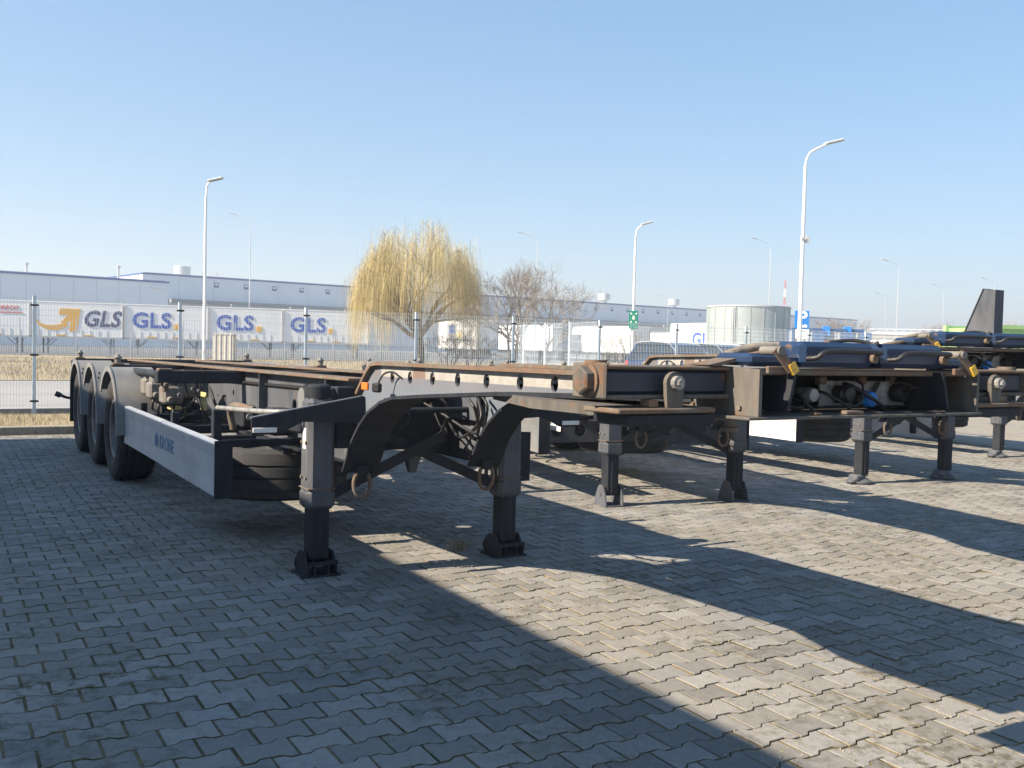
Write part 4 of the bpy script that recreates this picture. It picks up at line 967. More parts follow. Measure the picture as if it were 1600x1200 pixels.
# green assembly point sign on the middle lamp, blue parking sign by the right lamp
sp_ = at(988, 51); sg = thing('assembly_sign', 'green sign with white arrows fixed to the middle street lamp', 'sign', sp_+Vector((0, -.11, 2.55)))
f = MB(); f.box(-.24, .24, -.012, .012, 0, .95, .004); bd = f.build('board', M['sign_green'], sg)
f = MB(); f.box(-.21, .21, -.0145, -.0125, .22, .226); f.build('rule', M['white'], bd)
for x, z, q in ((-.13, .36, 45), (.13, .36, 135), (-.13, .80, -45), (.13, .80, -135)):
    mt = Matrix.Translation((x, -.0145, z)) @ Matrix.Rotation(-R(q), 4, 'Y')
    f = MB(); vs = [(-.07, 0, -.022), (0, 0, -.022), (0, 0, -.055), (.07, 0, 0), (0, 0, .055), (0, 0, .022), (-.07, 0, .022)]
    f.add([mt @ Vector(v) for v in vs] + [mt @ (Vector(v)+Vector((0, -.003, 0))) for v in vs], [tuple(range(7)), tuple(range(13, 6, -1))] + [(i, i+7, (i+1) % 7+7, (i+1) % 7) for i in range(7)]); f.build('arrow', M['white'], bd)
for x, z, sc_ in ((-.045, .56, 1), (.045, .56, 1), (0, .60, 1.15), (0, .53, .85)):
    f = MB(); f.cyl((x, -.0175, z+.07*sc_), (x, -.0130, z+.07*sc_), .026*sc_, 12); f.box(x-.028*sc_, x+.028*sc_, -.0172, -.0132, z-.06, z+.04*sc_); f.build('person_pictogram', M['white'], bd)
pp = at(1251, 36); ps = thing('parking_sign', 'blue lorry parking sign with white letter P above a white plate beside the lamp', 'sign', pp)
f = MB(); f.tube([(0, .04, 0), (0, .04, 3.0)], .03, 10); f.build('post', M['zinc'], ps, 40)
f = MB(); f.box(-.27, .27, -.01, .012, 2.40, 3.06, .004); bd = f.build('board', M['sign_blue'], ps)
text('letter', 'P', .62, M['white'], bd, face_mtx((.03, -.013, 2.79), (1, 0, 0), (0, 0, 1)), .02)
f = MB(); f.box(-.02, .20, -.015, -.0125, 2.44, 2.53); f.box(.09, .15, -.015, -.0125, 2.53, 2.56); f.build('lorry_pictogram', M['white'], bd)
f = MB(); f.box(-.22, .22, -.01, .012, 2.02, 2.37, .004); pl = f.build('plate', M['white'], ps)
for k in range(3):
    f = MB(); f.box(-.13, .13, -.0135, -.0115, 2.09+.09*k, 2.13+.09*k); f.build('print_line', M['grey_print'], pl)

# ---------------------------------------------------------------- warehouse and annex of the depot
def frame_at(P, ang): return Matrix.Translation(P) @ Matrix.Rotation(ang, 4, 'Z')
def building(name, label, P, ang, L, D, H, wl):
    t = thing(name, label, 'building', P, ang)
    f = MB(); f.box(0, L, 0, D, 0, H-.151); f.build('wall', M['wall'], t)
    f = MB(); f.box(-.12, L+.12, -.12, D+.12, H-.15, H+.10); tr_ = f.build('roof_edge', M['trim_blue'], t)
    f = MB(); f.box(.3, L-.3, .3, D-.3, H+.121, H+.2); f.build('roof', M['roofing'], t)
    f = MB()
    n = int(L/wl)
    for k in range(1, n): f.box(k*wl-.02, k*wl+.02, -.03, -.002, .3, H-.3)
    f.build('panel_joint', M['roofing'], t, kind='stuff')
    return t
WP = at(222, 158); WA = R(39.5)
wh = building('warehouse', 'long pale grey warehouse with blue roof edge and a row of small windows', WP, WA, 215, 46, 12.0, 6.0)
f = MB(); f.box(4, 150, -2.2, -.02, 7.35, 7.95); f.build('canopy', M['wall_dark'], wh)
f = MB(); f.box(4, 150, -.35, -.03, 1.0, 7.0); f.build('dock_wall', M['curtain'], wh)
wf = MB(); wf.box(-.42, .42, -.07, -.02, -.42, .42); wfm = wf.mesh('window', M['trim_blue'])
wp = MB(); wp.box(-.30, .30, -.085, -.071, -.06, .30); wpm = wp.mesh('pane', M['curtain'])
wp2 = MB(); wp2.box(-.30, .30, -.085, -.071, -.32, -.12); wpm2 = wp2.mesh('pane', M['pane'])
for k in range(33):
    o = link('window', wfm, wh, (12.5+5.35*k, 0, 10.75)); link('pane', wpm, o); link('pane', wpm2, o)
for k in range(12):
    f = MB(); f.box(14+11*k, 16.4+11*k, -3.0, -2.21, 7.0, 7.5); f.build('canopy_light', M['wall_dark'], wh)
for x, y in ((14, 20), (54, 8), (116, 10), (142, 10)):
    f = MB(); f.tube([(x, y, 12.15), (x, y, 13.4)], .75, 16); f.tube([(x, y, 13.4), (x, y, 13.5), (x, y, 15.0), (x, y, 15.1)], [.8, 1.5, 1.5, 1.2], 20); f.build('roof_vent', M['zinc'], wh, 40)
AP = at(-190, 118); AA = R(41)
AL = 43.0
an = building('depot_annex', 'lower pale grey depot building at the left edge with blue roof edge', at(262, 140)-Vector((math.cos(AA), math.sin(AA), 0))*AL, AA, AL, 17, 9.55, 3.0)
f = MB(); f.box(AL-2.6, AL-.6, -.3, -.02, 8.65, 8.95); f.build('wall_light', M['curtain'], an)
f = MB(); f.box(16.2, 19.6, 4, 9, 9.76, 12.4); f.build('roof_block', M['wall'], an)
for x, y, h in ((24.8, 3, 1.2), (36.6, 2, 1.6)):
    f = MB(); f.tube([(x, y, 9.7), (x, y, 9.7+h)], .15, 8); f.tube([(x, y, 9.7+h), (x, y, 9.95+h)], .3, 10); f.build('roof_pipe', M['zinc'], an)

# ---------------------------------------------------------------- swap bodies and box trailers in the depot
SD = R(17); sdir = Vector((math.cos(SD), math.sin(SD), 0))
def solve_px(P, d, px_):
    lo, hi = -30, 80
    for _ in range(40):
        m_ = (lo+hi)/2; Q = P+d*m_
        if sees((Q.x, Q.y, 2.5))[0] < px_: lo = m_
        else: hi = m_
    return lo
S0 = at(48, 76)
def swap_body(label, px0, px1):
    t0, t1 = solve_px(S0, sdir, px0), solve_px(S0, sdir, px1); L = t1-t0
    t = box_trailer('swap_body', label, L, 4.15, 1.42, 2.5, M['curtain'], False, 'white swap bodies standing on legs at the depot', 'swap body')
    t.location = S0+sdir*t0; t.rotation_euler = (0, 0, SD)
    for x in (.9, L-.9):
        for y in (.15, 2.35):
            f = MB(); f.box(x-.06, x+.06, y-.06, y+.06, 0.02, 1.3); f.build('leg', M['dark'], t)
            f = MB(); f.bar((x, y, .55), (x+(.75 if x < L/2 else -.75), y, 1.29), .05, .05); f.build('leg_stay', M['dark'], t)
    f = MB()
    for k in range(1, int(L/.62)): f.box(k*.62-.022, k*.62+.022, -.004, .016, 1.44, 1.95)
    f.build('strap_row', M['grey_print'], t, kind='stuff')
    for x in (L*.32, L*.62):
        f = MB(); f.box(x-.35, x+.35, -.012, .018, 1.45, 1.55); f.build('warning_plate', M['yellow'], t)
    return t, L
def gls(t, L, x, size, mat, dot=True):
    w = text('lettering', 'GLS', size, mat, t, face_mtx((x, -.003, 2.80), (1, 0, 0), (0, 0, 1)), .055, 0, 1.06, 'LEFT', .012)
    if dot:
        xm = max(v.co.x for v in w.data.vertices)
        f = MB(); f.box(xm+.22, xm+.68, -.016, .018, 2.16, 2.62, .1); f.build('logo_dot', M['gls_yellow'], t)
a, L = swap_body('white swap body with small red lettering, leftmost in the depot row', -95, 46)
text('lettering', 'seaco', .62, M['red_print'], a, face_mtx((L-2.35, -.003, 3.62), (1, 0, 0), (0, 0, 1)), .008, .25, 1.1, 'LEFT', .01)
f = MB(); f.box(L-2.1, L-.5, -.012, .018, 3.15, 3.22); f.build('print_line', M['red_print'], a)
a, L = swap_body('white swap body with big yellow curved arrow and dark blue lettering', 48, 192)
gls(a, L, L*.555, 1.75, M['gls_navy'], False)
for o in a.children:
    if o.name.startswith('lettering'):
        for v in o.data.vertices: v.co.x = L*.555+(v.co.x-L*.555)*.90+(v.co.z-2.2)*.20
f = MB()                                                     # sweeping arrow: crescent tail, block head
def arrow_pts():
    out = []; n = 18
    for k in range(n+1):                                     # outer lower arc from tail tip to the head
        a_ = R(150+170*k/n); out.append((1.62+1.35*math.cos(a_), 3.05+.98*math.sin(a_)))
    inner_ = []
    for k in range(n+1):
        a_ = R(150+165*k/n); w_ = .02+.30*min(1, k/n*1.3); inner_.append((1.62+(1.35-w_*.6)*math.cos(a_), 3.08+(.98-w_*1.15)*math.sin(a_)))
    return out, inner_
o_, i_ = arrow_pts(); n = len(o_)
vs = [(x*1.02+.0, -.006, z*1.06-.30) for x, z in o_+i_] + [(x*1.02+.0, .018, z*1.06-.30) for x, z in o_+i_]
fs = []
for k in range(n-1): fs += [(k, k+1, n+k+1, n+k), (2*n+k, 3*n+k, 3*n+k+1, 2*n+k+1), (k, 2*n+k, 2*n+k+1, k+1), (n+k, n+k+1, 3*n+k+1, 3*n+k)]
f.add(vs, fs)
f.prism([(2.05, 3.62), (3.55, 3.62), (3.28, 2.02), (2.72, 2.02), (2.86, 2.75), (2.35, 2.50), (2.10, 2.64), (2.62, 3.18), (1.98, 3.18)], lambda a_, b_: (a_*1.02, -.008, b_*1.12-.43), lambda a_, b_: (a_*1.02, .016, b_*1.12-.43)); f.build('arrow_logo', M['gls_yellow'], a)
a, L = swap_body('white swap body with blue lettering right beside the yellow arrow body', 195, 325); gls(a, L, .55, 1.72, M['gls_blue'])
a, L = swap_body('white swap body with blue lettering behind the left street lamp and the pale cabinet', 327, 441); gls(a, L, .55, 1.72, M['gls_blue'])
a, L = swap_body('white swap body with blue lettering partly hidden by the willow', 443, 575); gls(a, L, .55, 1.72, M['gls_blue'])
def parked(label, px_, Y, H, L=13.6, z0=1.15, mat=None, near=True):
    t = box_trailer('box_trailer', label, L, H, z0, 2.5, mat or M['white'], True, 'white trailers parked in the depot yard')
    t.location = at(px_, Y); t.rotation_euler = (0, 0, HD+R(90)); 
    # local y runs to -VX; shift so the sunlit side passes through the given corner
    t.location += VX*2.5
    return t
a = parked('white box trailer with a brown and white picture panel behind the willow', 745, 100, 4.1, 9)
f = MB()
f.box(1.2, 7.0, 2.487, 2.512, 1.9, 3.8); f.build('picture_panel', M['grey_print'], a)
for k, (x, z, w, h, m_) in enumerate(((1.6, 2.9, 1.4, .7, 'curtain'), (3.4, 2.1, 1.2, .8, 'sticker'), (4.9, 2.7, 1.5, .9, 'trim_blue'), (3.3, 3.15, 1.2, .5, 'curtain'))):
    f = MB(); f.box(x, x+w, 2.513, 2.52, z, z+h); f.build('picture_patch', M[m_], a)
a = parked('plain white box trailer with its rear coloured grey for shade, beside the bare tree', 863, 106, 3.9, 13.6)
f = MB(); f.box(-.06, -.051, .15, 2.35, 1.25, 3.7); f.build('shade_toned_doors', M['grey_box'], a)  # shade of this end put into the grey of the doors
f = MB(); f.box(-.07, -.061, 1.2, 1.5, 2.3, 2.8); f.build('rear_sticker', M['black_plastic'], a)
a = parked('white box trailer with a red mark and grey lettering left of the green sign', 985, 100, 3.85, 13.6)
text('lettering', 'lettrans', 1.15, M['grey_print'], a, face_mtx((9.9, 2.505, 2.75), (-1, 0, 0), (0, 0, 1)), .008, 0, 1.05, 'LEFT', .012)
f = MB(); f.prism([(12.9, 2.6), (12.1, 2.6), (11.7, 3.5), (12.6, 3.5)], lambda q, b_: (q, 2.49, b_), lambda q, b_: (q, 2.512, b_)); f.build('red_mark', M['red_print'], a)
parked('low white box trailer behind the blue cars with a grey strip along its top', 1056, 104, 3.35, 12)
a = parked('bright white box trailer with a blue letter, half hidden by the round steel tank', 1215, 79.5, 4.0, 13.6)
text('lettering', 'GLS', 1.75, M['gls_blue'], a, face_mtx((10.6, 2.505, 2.45), (-1, 0, 0), (0, 0, 1)), .04, 0, 1.08, 'LEFT', .012)

# depot fence with a low dark base that also stands in for shade under the swap bodies, and a small cabinet
df = thing('depot_fence', 'far depot fence with thin posts and dark slatted base doubling as the shade under the swap bodies', 'fence', at(-60, 66), SD)
pm2 = MB(); pm2.box(-.035, .035, -.035, .035, 0, 2.7); pm2 = pm2.mesh('post', M['zinc'])
sm = MB()
for k in range(24): sm.box(.07+k*.148, .145+k*.148, -.02, .02, .12, .80)
sm = sm.mesh('slats', M['grey_box'])
bm_ = MB(); bm_.box(.04, 3.56, -.03, .03, .02, .11); bm_ = bm_.mesh('base_board', M['wall_dark'])
wm2 = MB()
for z in (.9, 1.3, 1.7, 2.1, 2.5): wm2.tube([(.03, 0, z), (3.57, 0, z)], .005, 4, False)
wm2 = wm2.mesh('wires', M['zinc'])
for k in range(13):
    link('post', pm2, df, (3.6*k, 0, 0))
    if k < 12: link('slats', sm, df, (3.6*k, 0, 0), kind='stuff'); link('base_board', bm_, df, (3.6*k, 0, 0)); link('wires', wm2, df, (3.6*k, 0, 0), kind='stuff')
cb = thing('utility_cabinet', 'pale ribbed utility cabinet standing in the dry field below the blue letters', 'cabinet', at(351, 58))
f = MB(); f.box(-.62, .62, -.3, .3, 0.0, 1.75, .02); bd = f.build('body', M['cabinet'], cb)
for k in range(4):
    f = MB(); f.box(-.5+k*.3, -.44+k*.3, -.335, -.301, .0, 1.9); f.build('rib', M['retro'], bd)
f = MB(); f.box(-.66, .66, -.34, .34, 1.751, 1.80); f.build('lid', M['cabinet'], cb)

# ---------------------------------------------------------------- round steel tank
tk = thing('steel_tank', 'round galvanised water tank standing behind the blue cars', 'tank', at(1167, 68))
TR = 2.86
for k in range(3):
    f = MB(); f.tube([(0, 0, 1.52*k+.004), (0, 0, 1.52*(k+1)-.004)], TR-.012*(k % 2), 64); f.build('ring', M['tank'], tk, 40)
f = MB(); f.lathe([(0, TR-.1), (0, TR+.05), (.10, TR+.05), (.10, TR-.1)], lambda a_, y, z: (y, z, 4.56+a_), 64, True); f.build('rim', M['zinc'], tk, 40)
for k in range(20):
    a_ = 2*math.pi*k/20+.13; f = MB(); f.box(-.025, .025, -.025, .012, .05, 4.54, 0, Matrix.Rotation(a_, 4, 'Z') @ Matrix.Translation((0, -TR-.002, 0))); f.build('seam', M['tank'], tk)
a_ = -R(33)
for q in (-.13, .13):
    x, y = (TR+.12)*math.sin(a_), -(TR+.12)*math.cos(a_); f = MB(); f.tube([(x+q, y, 0), (x+q, y, 4.6)], .035, 8); f.build('ladder_rail', M['zinc'], tk, 40)
for k in range(14):
    f = MB(); f.tube([(x-.13, y, .3+.3*k), (x+.13, y, .3+.3*k)], .015, 6); f.build('ladder_rung', M['zinc'], tk)

# ---------------------------------------------------------------- parked cars
def car(name, label, P, ang, paint, h=1.72, L=4.6, group='dark cars parked behind the fence', van=False):
    t = thing(name, label, 'van' if van else 'car', P, ang, group); w = .92
    k = h/1.72
    def sec(x):                                              # half width scale along the body
        return 1-.10*max(0, (abs(x-L/2)-L/2+.55)/.55)**2
    low = [(0.05, .45), (0, .75), (.05, 1.0), (.12, 1.02), (3.45, 1.02), (4.35, .92), (4.58, .72), (4.6, .40), (4.45, .25), (.15, .25)]
    low = [(x*L/4.6, z*k) for x, z in low]
    if van: low = [(0.03, .45), (0, .75), (.0, 1.25), (.02, 1.27), (L-.95, 1.27), (L-.15, 1.0), (L-.02, .8), (L, .4), (L-.15, .25), (.15, .25)]
    f = MB()
    n = len(low); vs = []
    for s in (-1, 1):
        vs += [(x, s*w*sec(x), z) for x, z in low]
    mid = [(x, 0, z) for x, z in low]
    f.add(vs, [tuple(range(n))[::-1], tuple(range(n, 2*n))] + [(i, (i+1) % n, n+(i+1) % n, n+i) for i in range(n)]); f.build('body', paint, t, 30)
    top = [(.12, 1.02), (.42, 1.55), (.62, 1.68), (1.5, 1.72), (2.45, 1.68), (2.75, 1.60), (3.62, 1.02)]
    top = [(x*L/4.6, z*k) for x, z in top]
    if van: top = [(.02, 1.27), (.06, h-.12), (.25, h), (L-2.1, h), (L-1.75, h-.06), (L-.95, 1.27)]
    n = len(top); vs = []
    for s in (-1, 1): vs += [(x, s*(w*.97-(z-1.0)*.24), z) for x, z in top]
    f = MB(); f.add(vs, [tuple(range(n))[::-1], tuple(range(n, 2*n))] + [(i, i+1, n+i+1, n+i) for i in range(n-1)] + [(n-1, 0, n, 2*n-1)]); f.build('cabin', M['glass'] if not van else paint, t, 30)
    # roof skin and pillars just proud of the glass
    def skin(x, z, s, o=.006): return (x, s*(w*.97-(z-1.0)*.24+o), z+o)
    rp_ = top[1:-1]; n = len(rp_); vs = []
    for s in (-1, 1): vs += [(x, s*(w*.97-(z-1.0)*.24+.004), z+.008) for x, z in rp_]
    if not van:
        rr_ = [p_ for p_ in rp_]
        f = MB()
        i0 = 1
        sub = rp_[i0:]; n = len(sub); vs = []
        for s in (-1, 1): vs += [(x, s*(w*.97-(z-1.0)*.24+.004), z+.008) for x, z in sub]
        vs += [(x, s_*(w*.97-(z-1.0)*.24-.0), z-.02) for s_ in (-1, 1) for x, z in sub]
        f.add(vs, [(i, i+1, n+i+1, n+i) for i in range(n-1)] + [(i, 2*n+i, 2*n+i+1, i+1) for i in range(n-1)] + [(n+i, n+i+1, 3*n+i+1, 3*n+i) for i in range(n-1)]); f.build('roof', paint, t, 30)
        for s in (-1, 1):
            for (xa, za), (xb, zb) in (((top[0]), (top[2])), ((top[5]), (top[6])), ((1.35*L/4.6, 1.02*k), (1.32*L/4.6, 1.70*k)), ((2.35*L/4.6, 1.02*k), (2.2*L/4.6, 1.68*k))):
                f = MB(); f.bar(skin(xa, za, s), skin(xb, zb, s), .07 if xa < .5 or xa > 2.6 else .05, .016, (0, 1, 0)); f.build('pillar', paint, t)
            f = MB(); f.tube([skin(x, z, s, .012) for x, z in top[1:]], .013, 6); f.build('window_trim', M['chrome'], t, 50)
            f = MB(); f.tube([skin(x, z, s, .03) for x, z in top[2:5]], .02, 6); f.build('roof_rail', M['chrome'], t, 50)
            f = MB(); f.box(2.95*L/4.6, 3.15*L/4.6, s*(w+.03), s*(w+.22), 1.03*k, 1.18*k, .04); f.build('mirror', paint, t)
            f = MB(); f.box(.0, .16, s*.60, s*.86, .80*k, .98*k, .02); f.build('tail_lamp', M['red_lens'], t)
            f = MB(); f.box(L-.42, L-.14, s*.55, s*.86, .74*k, .86*k, .02); f.build('headlight', M['alu'], t)
    else:
        for s in (-1, 1):
            f = MB(); f.prism([(L-2.0, 1.36), (L-1.2, 1.36), (L-1.75, h-.25), (L-2.0, h-.25)], lambda a_, b_: (a_, s*(w*.97-(b_-1.0)*.24-.01), b_), lambda a_, b_: (a_, s*(w*.97-(b_-1.0)*.24+.008), b_)); f.build('side_window', M['glass'], t)
    for s in (-1, 1):
        for x in (.85*L/4.6, 3.6*L/4.6):
            f = MB(); f.lathe([(-.11, .2), (-.12, .30), (-.10, .34), (.10, .34), (.12, .30), (.11, .2)], lambda a_, y, z: (x+y, s*(w-.09)+a_, .34+z), 24); wh_ = f.build('wheel', M['rubber'], t, 35)
            f = MB(); f.lathe([(.10, .21), (.07, .12), (.09, 0)], lambda a_, y, z: (x+y, s*(w-.09+a_), .34+z), 10); f.build('rim', M['alu'], wh_)
    return t
CA = math.atan2(-UX.y, -UX.x); C0 = at(1003, 40.5)
car('parked_car', 'dark blue estate car with bright window trim, first of three beside the street lamp', C0, CA, M['car_blue'], 1.78)
car('parked_car', 'dark car with sloping windscreen in the middle of three behind the fence', C0+VX*2.75+UX*.3, CA, M['car_dark'], 1.76)
car('parked_car', 'dark blue car with bright window trim just in front of the steel tank', C0+VX*5.3+UX*.2, CA, M['car_blue'], 1.80)
car('parked_van', 'pale van roof showing behind the fence left of the motorway bridge', at(1372, 46), math.atan2(VX.y, VX.x), M['white'], 2.2, 5.0, None, True)

# ---------------------------------------------------------------- containers and units at the right
def container(name, label, P, ang, L, H, mat, post, group=None):
    t = thing(name, label, 'container', P, ang, group); Wd = 2.44
    f = MB(); n = int(L/.28)
    def wave(y, s):
        pts = []
        for k in range(n):
            x = .08+k*(L-.16)/n; q = (L-.16)/n
            pts += [(x, y), (x+q*.35, y), (x+q*.5, y-s*.035), (x+q*.85, y-s*.035)]
        return pts
    for y, s in ((0.01, -1), (Wd-.01, 1)):
        w_ = wave(y, s); m_ = len(w_); f.add([(a_, b_, .18) for a_, b_ in w_]+[(a_, b_, H-.12) for a_, b_ in w_], [(i, i+1, m_+i+1, m_+i) for i in range(m_-1)])
    f.box(.05, L-.05, .06, Wd-.06, .16, H-.10); f.build('body', mat, t)
    for x in (0, L):
        for y in (0, Wd):
            f = MB(); f.box(x-.08, x+.08, y-.08, y+.08, .02, H); f.build('corner_post', post, t)
    for y in (0, Wd):
        for z in (.1, H-.06):
            f = MB(); f.box(.081, L-.081, y-.05, y+.05, z-.08, z+.055); f.build('rail', post, t)
    for y in (.6, Wd-.6):
        f = MB(); f.tube([(-.03, y, .3), (-.03, y, H-.2)], .025, 8); f.build('door_bar', M['zinc'], t)
    return t
container('container', 'bright green steel container standing at the right edge behind the chassis', at(1549, 33), R(12), 6.06, 2.62, M['green_box'], M['green_box'])
for k, (px_, lb) in enumerate(((1238, 'grey container with dark blue frame just right of the right street lamp'), (1288, 'grey container with dark blue frame, middle one of three behind the lamp'), (1321, 'grey container with bright blue head box, rightmost of three'))):
    t = container('container', lb, at(px_, 62), R(-10), (1.75, 1.2, 1.0)[k], 3.1, M['grey_box'], M['blue_box'], 'grey and blue units behind the fence')
    if k:
        f = MB(); f.box(-.18, .30, -.2, .2, 2.55, 3.25, .03); f.build('head_box', M['sign_blue'], t)
    f = MB(); f.box(1.2-.2*k, 1.95-.2*k, -.09, -.04, 1.5, 2.9); f.build('blue_panel', M['blue_box'], t)

# ---------------------------------------------------------------- far embankment, motorway bridge, mast and pylon
eb = MB(); e0, e1 = at(1150, 330), at(1432, 300); d_ = (e1-e0).normalized(); nn = Vector((-d_.y, d_.x, 0)); LL = (e1-e0).length; vs = []; fs = []
for k in range(25):
    t_ = LL*k/24; tip = min(1, (LL-t_)/16+.02) if t_ > LL-16 else 1
    for q, z in ((-22, 0), (-12, 4.4), (-5, 8.7), (5, 8.7), (22, 0)):
        P_ = e0+d_*t_+nn*(q*1.0)+Vector((0, 0, z*tip+random.uniform(-.2, .2))); vs.append(P_)
for k in range(24):
    for j in range(4): fs.append((k*5+j, (k+1)*5+j, (k+1)*5+j+1, k*5+j+1))
fs.append(tuple(24*5+j for j in range(5)))
eb.add(vs, fs); eb.build('embankment', M['soil'], None, 60, kind='structure')
bg_ = thing('motorway_bridge', 'pale concrete motorway bridge with railing on the skyline at the right', 'bridge', e1-d_*14+Vector((0, 0, 0)), math.atan2(d_.y, d_.x))
f = MB(); f.box(0, 75, -5, 5, 6.6, 8.2); f.build('deck', M['concrete'], bg_)
f = MB(); f.box(0, 75, -5.4, -5.01, 8.0, 8.75); f.build('parapet', M['wall'], bg_)
f = MB(); f.box(0, 75, -5.3, -5.1, 9.6, 9.72); f.build('handrail', M['wall'], bg_)
for k in range(31):
    f = MB(); f.box(.6+2.4*k, 1.5+2.4*k, -5.32, -5.12, 8.751, 9.599); f.build('railing_post', M['grey_box'], bg_)
for x in (24, 27, 52, 55):
    f = MB(); f.box(x, x+1.2, -4, 4, 0, 6.6); f.build('pier', M['concrete'], bg_)
f = MB(); f.box(10, 75, 4.2, 4.6, 0, 6.5); f.build('shade_sheet', M['wall_dark'], bg_)  # dark sheet behind the piers, standing in for the shade under the deck
ms = thing('striped_mast', 'faint red and white striped lattice mast beyond the steel tank', 'mast', at(1223, 520))
for k in range(9):
    z0, z1 = 4.5*k, 4.5*(k+1); f = MB(); w0, w1 = 1.9-.16*k, 1.9-.16*(k+1)
    for sx in (-1, 1):
        for sy in (-1, 1): f.tube([(sx*w0/2, sy*w0/2, z0), (sx*w1/2, sy*w1/2, z1)], .16, 4, False)
        f.tube([(sx*w0/2, -w0/2, z0), (-sx*w1/2, -w1/2, z1)], .12, 4, False); f.tube([(sx*w0/2, w0/2, z0), (-sx*w1/2, w1/2, z1)], .12, 4, False)
    f.build('mast_section', M['pink'] if k % 2 == 0 else M['white'], ms)
py = thing('electricity_pylon', 'faint lattice pylon above the warehouse roof beside the left street lamp', 'pylon', at(337, 620))
f = MB()
for sx in (-1, 1):
    for sy in (-1, 1): f.tube([(sx*3.2, sy*3.2, 0), (sx*.7, sy*.7, 34), (sx*.3, sy*.3, 45)], .14, 4, False)
for k in range(12):
    w0, w1 = 3.2-2.5*k/12, 3.2-2.5*(k+1)/12; z0, z1 = 34*k/12, 34*(k+1)/12
    for s in (-1, 1): f.tube([(s*w0, -w0, z0), (-s*w1, -w1, z1)], .08, 4, False)
f.build('lattice', M['pylon'], py)
for z, w in ((33, 7.5), (38, 6), (43, 4.5)):
    f = MB(); f.tube([(-w, 0, z), (0, 0, z+.9), (w, 0, z)], .13, 4, False); f.tube([(-w, 0, z), (w, 0, z)], .13, 4, False); f.build('cross_arm', M['pylon'], py)

# ---------------------------------------------------------------- trees
def grow(mb, p, d, r, L, depth, spread, tips, wig=.16, lift=.0, kids=(2, 3), sides=5, ratio=.74, minr=.004):
    n = 4; pts = [p]; rs = [r]
    q = Vector(p); dd = Vector(d)
    for k in range(n):
        dd = (dd + Vector((random.gauss(0, wig), random.gauss(0, wig), random.gauss(0, wig)+lift))).normalized()
        q = q+dd*L/n; pts.append(q.copy()); rs.append(max(minr, r*(1-.35*(k+1)/n)))
    mb.tube(pts, rs, sides if depth > 2 else 3, False)
    if depth == 0: tips.append((pts, dd)); return
    for k in range(random.randint(*kids)):
        a = random.uniform(0, 6.283); t = random.uniform(.55, 1) if k else 1
        base = pts[int(t*n)]
        ax = dd.orthogonal().normalized(); ax.rotate(Matrix.Rotation(a, 3, dd))
        nd = (dd+ax*math.tan(R(random.uniform(spread*.5, spread*1.2)))).normalized()
        grow(mb, base, nd, rs[int(t*n)]*random.uniform(.55, .75), L*random.uniform(ratio*.85, ratio*1.12), depth-1, spread, tips, wig, lift, kids, sides, ratio, minr)
def bare_tree(label, P, h, depth=6, stems=1, lean=0, spread=30, mat=None, group='bare trees in the field', wide=1.0, kids=(2, 3), minr=.007):
    t = thing('bare_tree', label, 'tree', P, random.uniform(0, 6), group)
    mb = MB(); tips = []; tr_ = MB()
    for s in range(stems):
        a = random.uniform(0, 6.28) if stems > 1 else R(lean); tilt = random.uniform(.15, .5)*wide if stems > 1 else .12
        d = Vector((math.cos(a)*tilt, math.sin(a)*tilt, 1)).normalized()
        L0 = h*.27; p0 = Vector((math.cos(a)*.08*stems/2, math.sin(a)*.08*stems/2, -.05)); p1 = p0+d*L0
        tr_.tube([p0, p0+d*L0*.5, p1], [h*.017, h*.014, h*.012], 7, False)
        for _ in range(3): 
            dd = (d+Vector((random.gauss(0, .35*wide), random.gauss(0, .35*wide), random.gauss(0, .1)))).normalized()
            grow(mb, p1, dd, h*.009, h*.22, depth-1, spread, tips, .12, .03, kids, 5, .76, minr)
    zs = max(v[2] for v in mb.v); k = h/zs
    mb.v = [(x*k, y*k, z*k) for x, y, z in mb.v]; tr_.v = [(x*k, y*k, z*k) for x, y, z in tr_.v]
    tr_.build('trunk', mat or M['barebark'], t, 50); mb.build('crown', mat or M['barebark'], t, kind='stuff')
    return t
random.seed(21)
bare_tree('leaning bare tree just right of the willow', at(800, 60), 7.1, 7, 2, 200, 26, wide=.7, minr=.0055)
bare_tree('wide many stemmed bare tree left of the green sign', at(838, 56), 6.4, 6, 5, 0, 28, None, wide=1.35, kids=(2, 3), minr=.0055)
bare_tree('small bare bush beside the lamp with the green sign', at(984, 60), 3.0, 5, 5, 0, 30, None, wide=1.6, minr=.005)
bare_tree('low brown bare bush under the right side of the willow', at(738, 61), 2.7, 5, 6, 0, 32, None, wide=1.6, minr=.006)
bare_tree('low bare bush at the foot of the willow', at(700, 63), 2.4, 5, 6, 0, 32, None, wide=1.6, minr=.006)
for px_, Y, h, lb in ((1272, 280, 8.5, 'far bare tree on the skyline just right of the right lamp'), (1293, 270, 11.5, 'far rounded bare tree left of the bridge embankment'), (1318, 265, 12, 'far rounded bare tree, right one of the pair above the blue units'), (1345, 285, 9.5, 'small far bare tree on top of the embankment'), (1462, 330, 13.5, 'far bare tree behind the bridge railing'), (1485, 330, 14.5, 'far bare tree just left of the dark upright'), (1570, 300, 13.5, 'far bare tree above the green container'), (1592, 310, 13, 'far bare tree at the right edge above the green container')):
    bare_tree(lb, at(px_, Y), h, 5, 3, 0, 30, M['thicket'], 'far bare trees on the skyline', 1.3, (2, 3), .035)

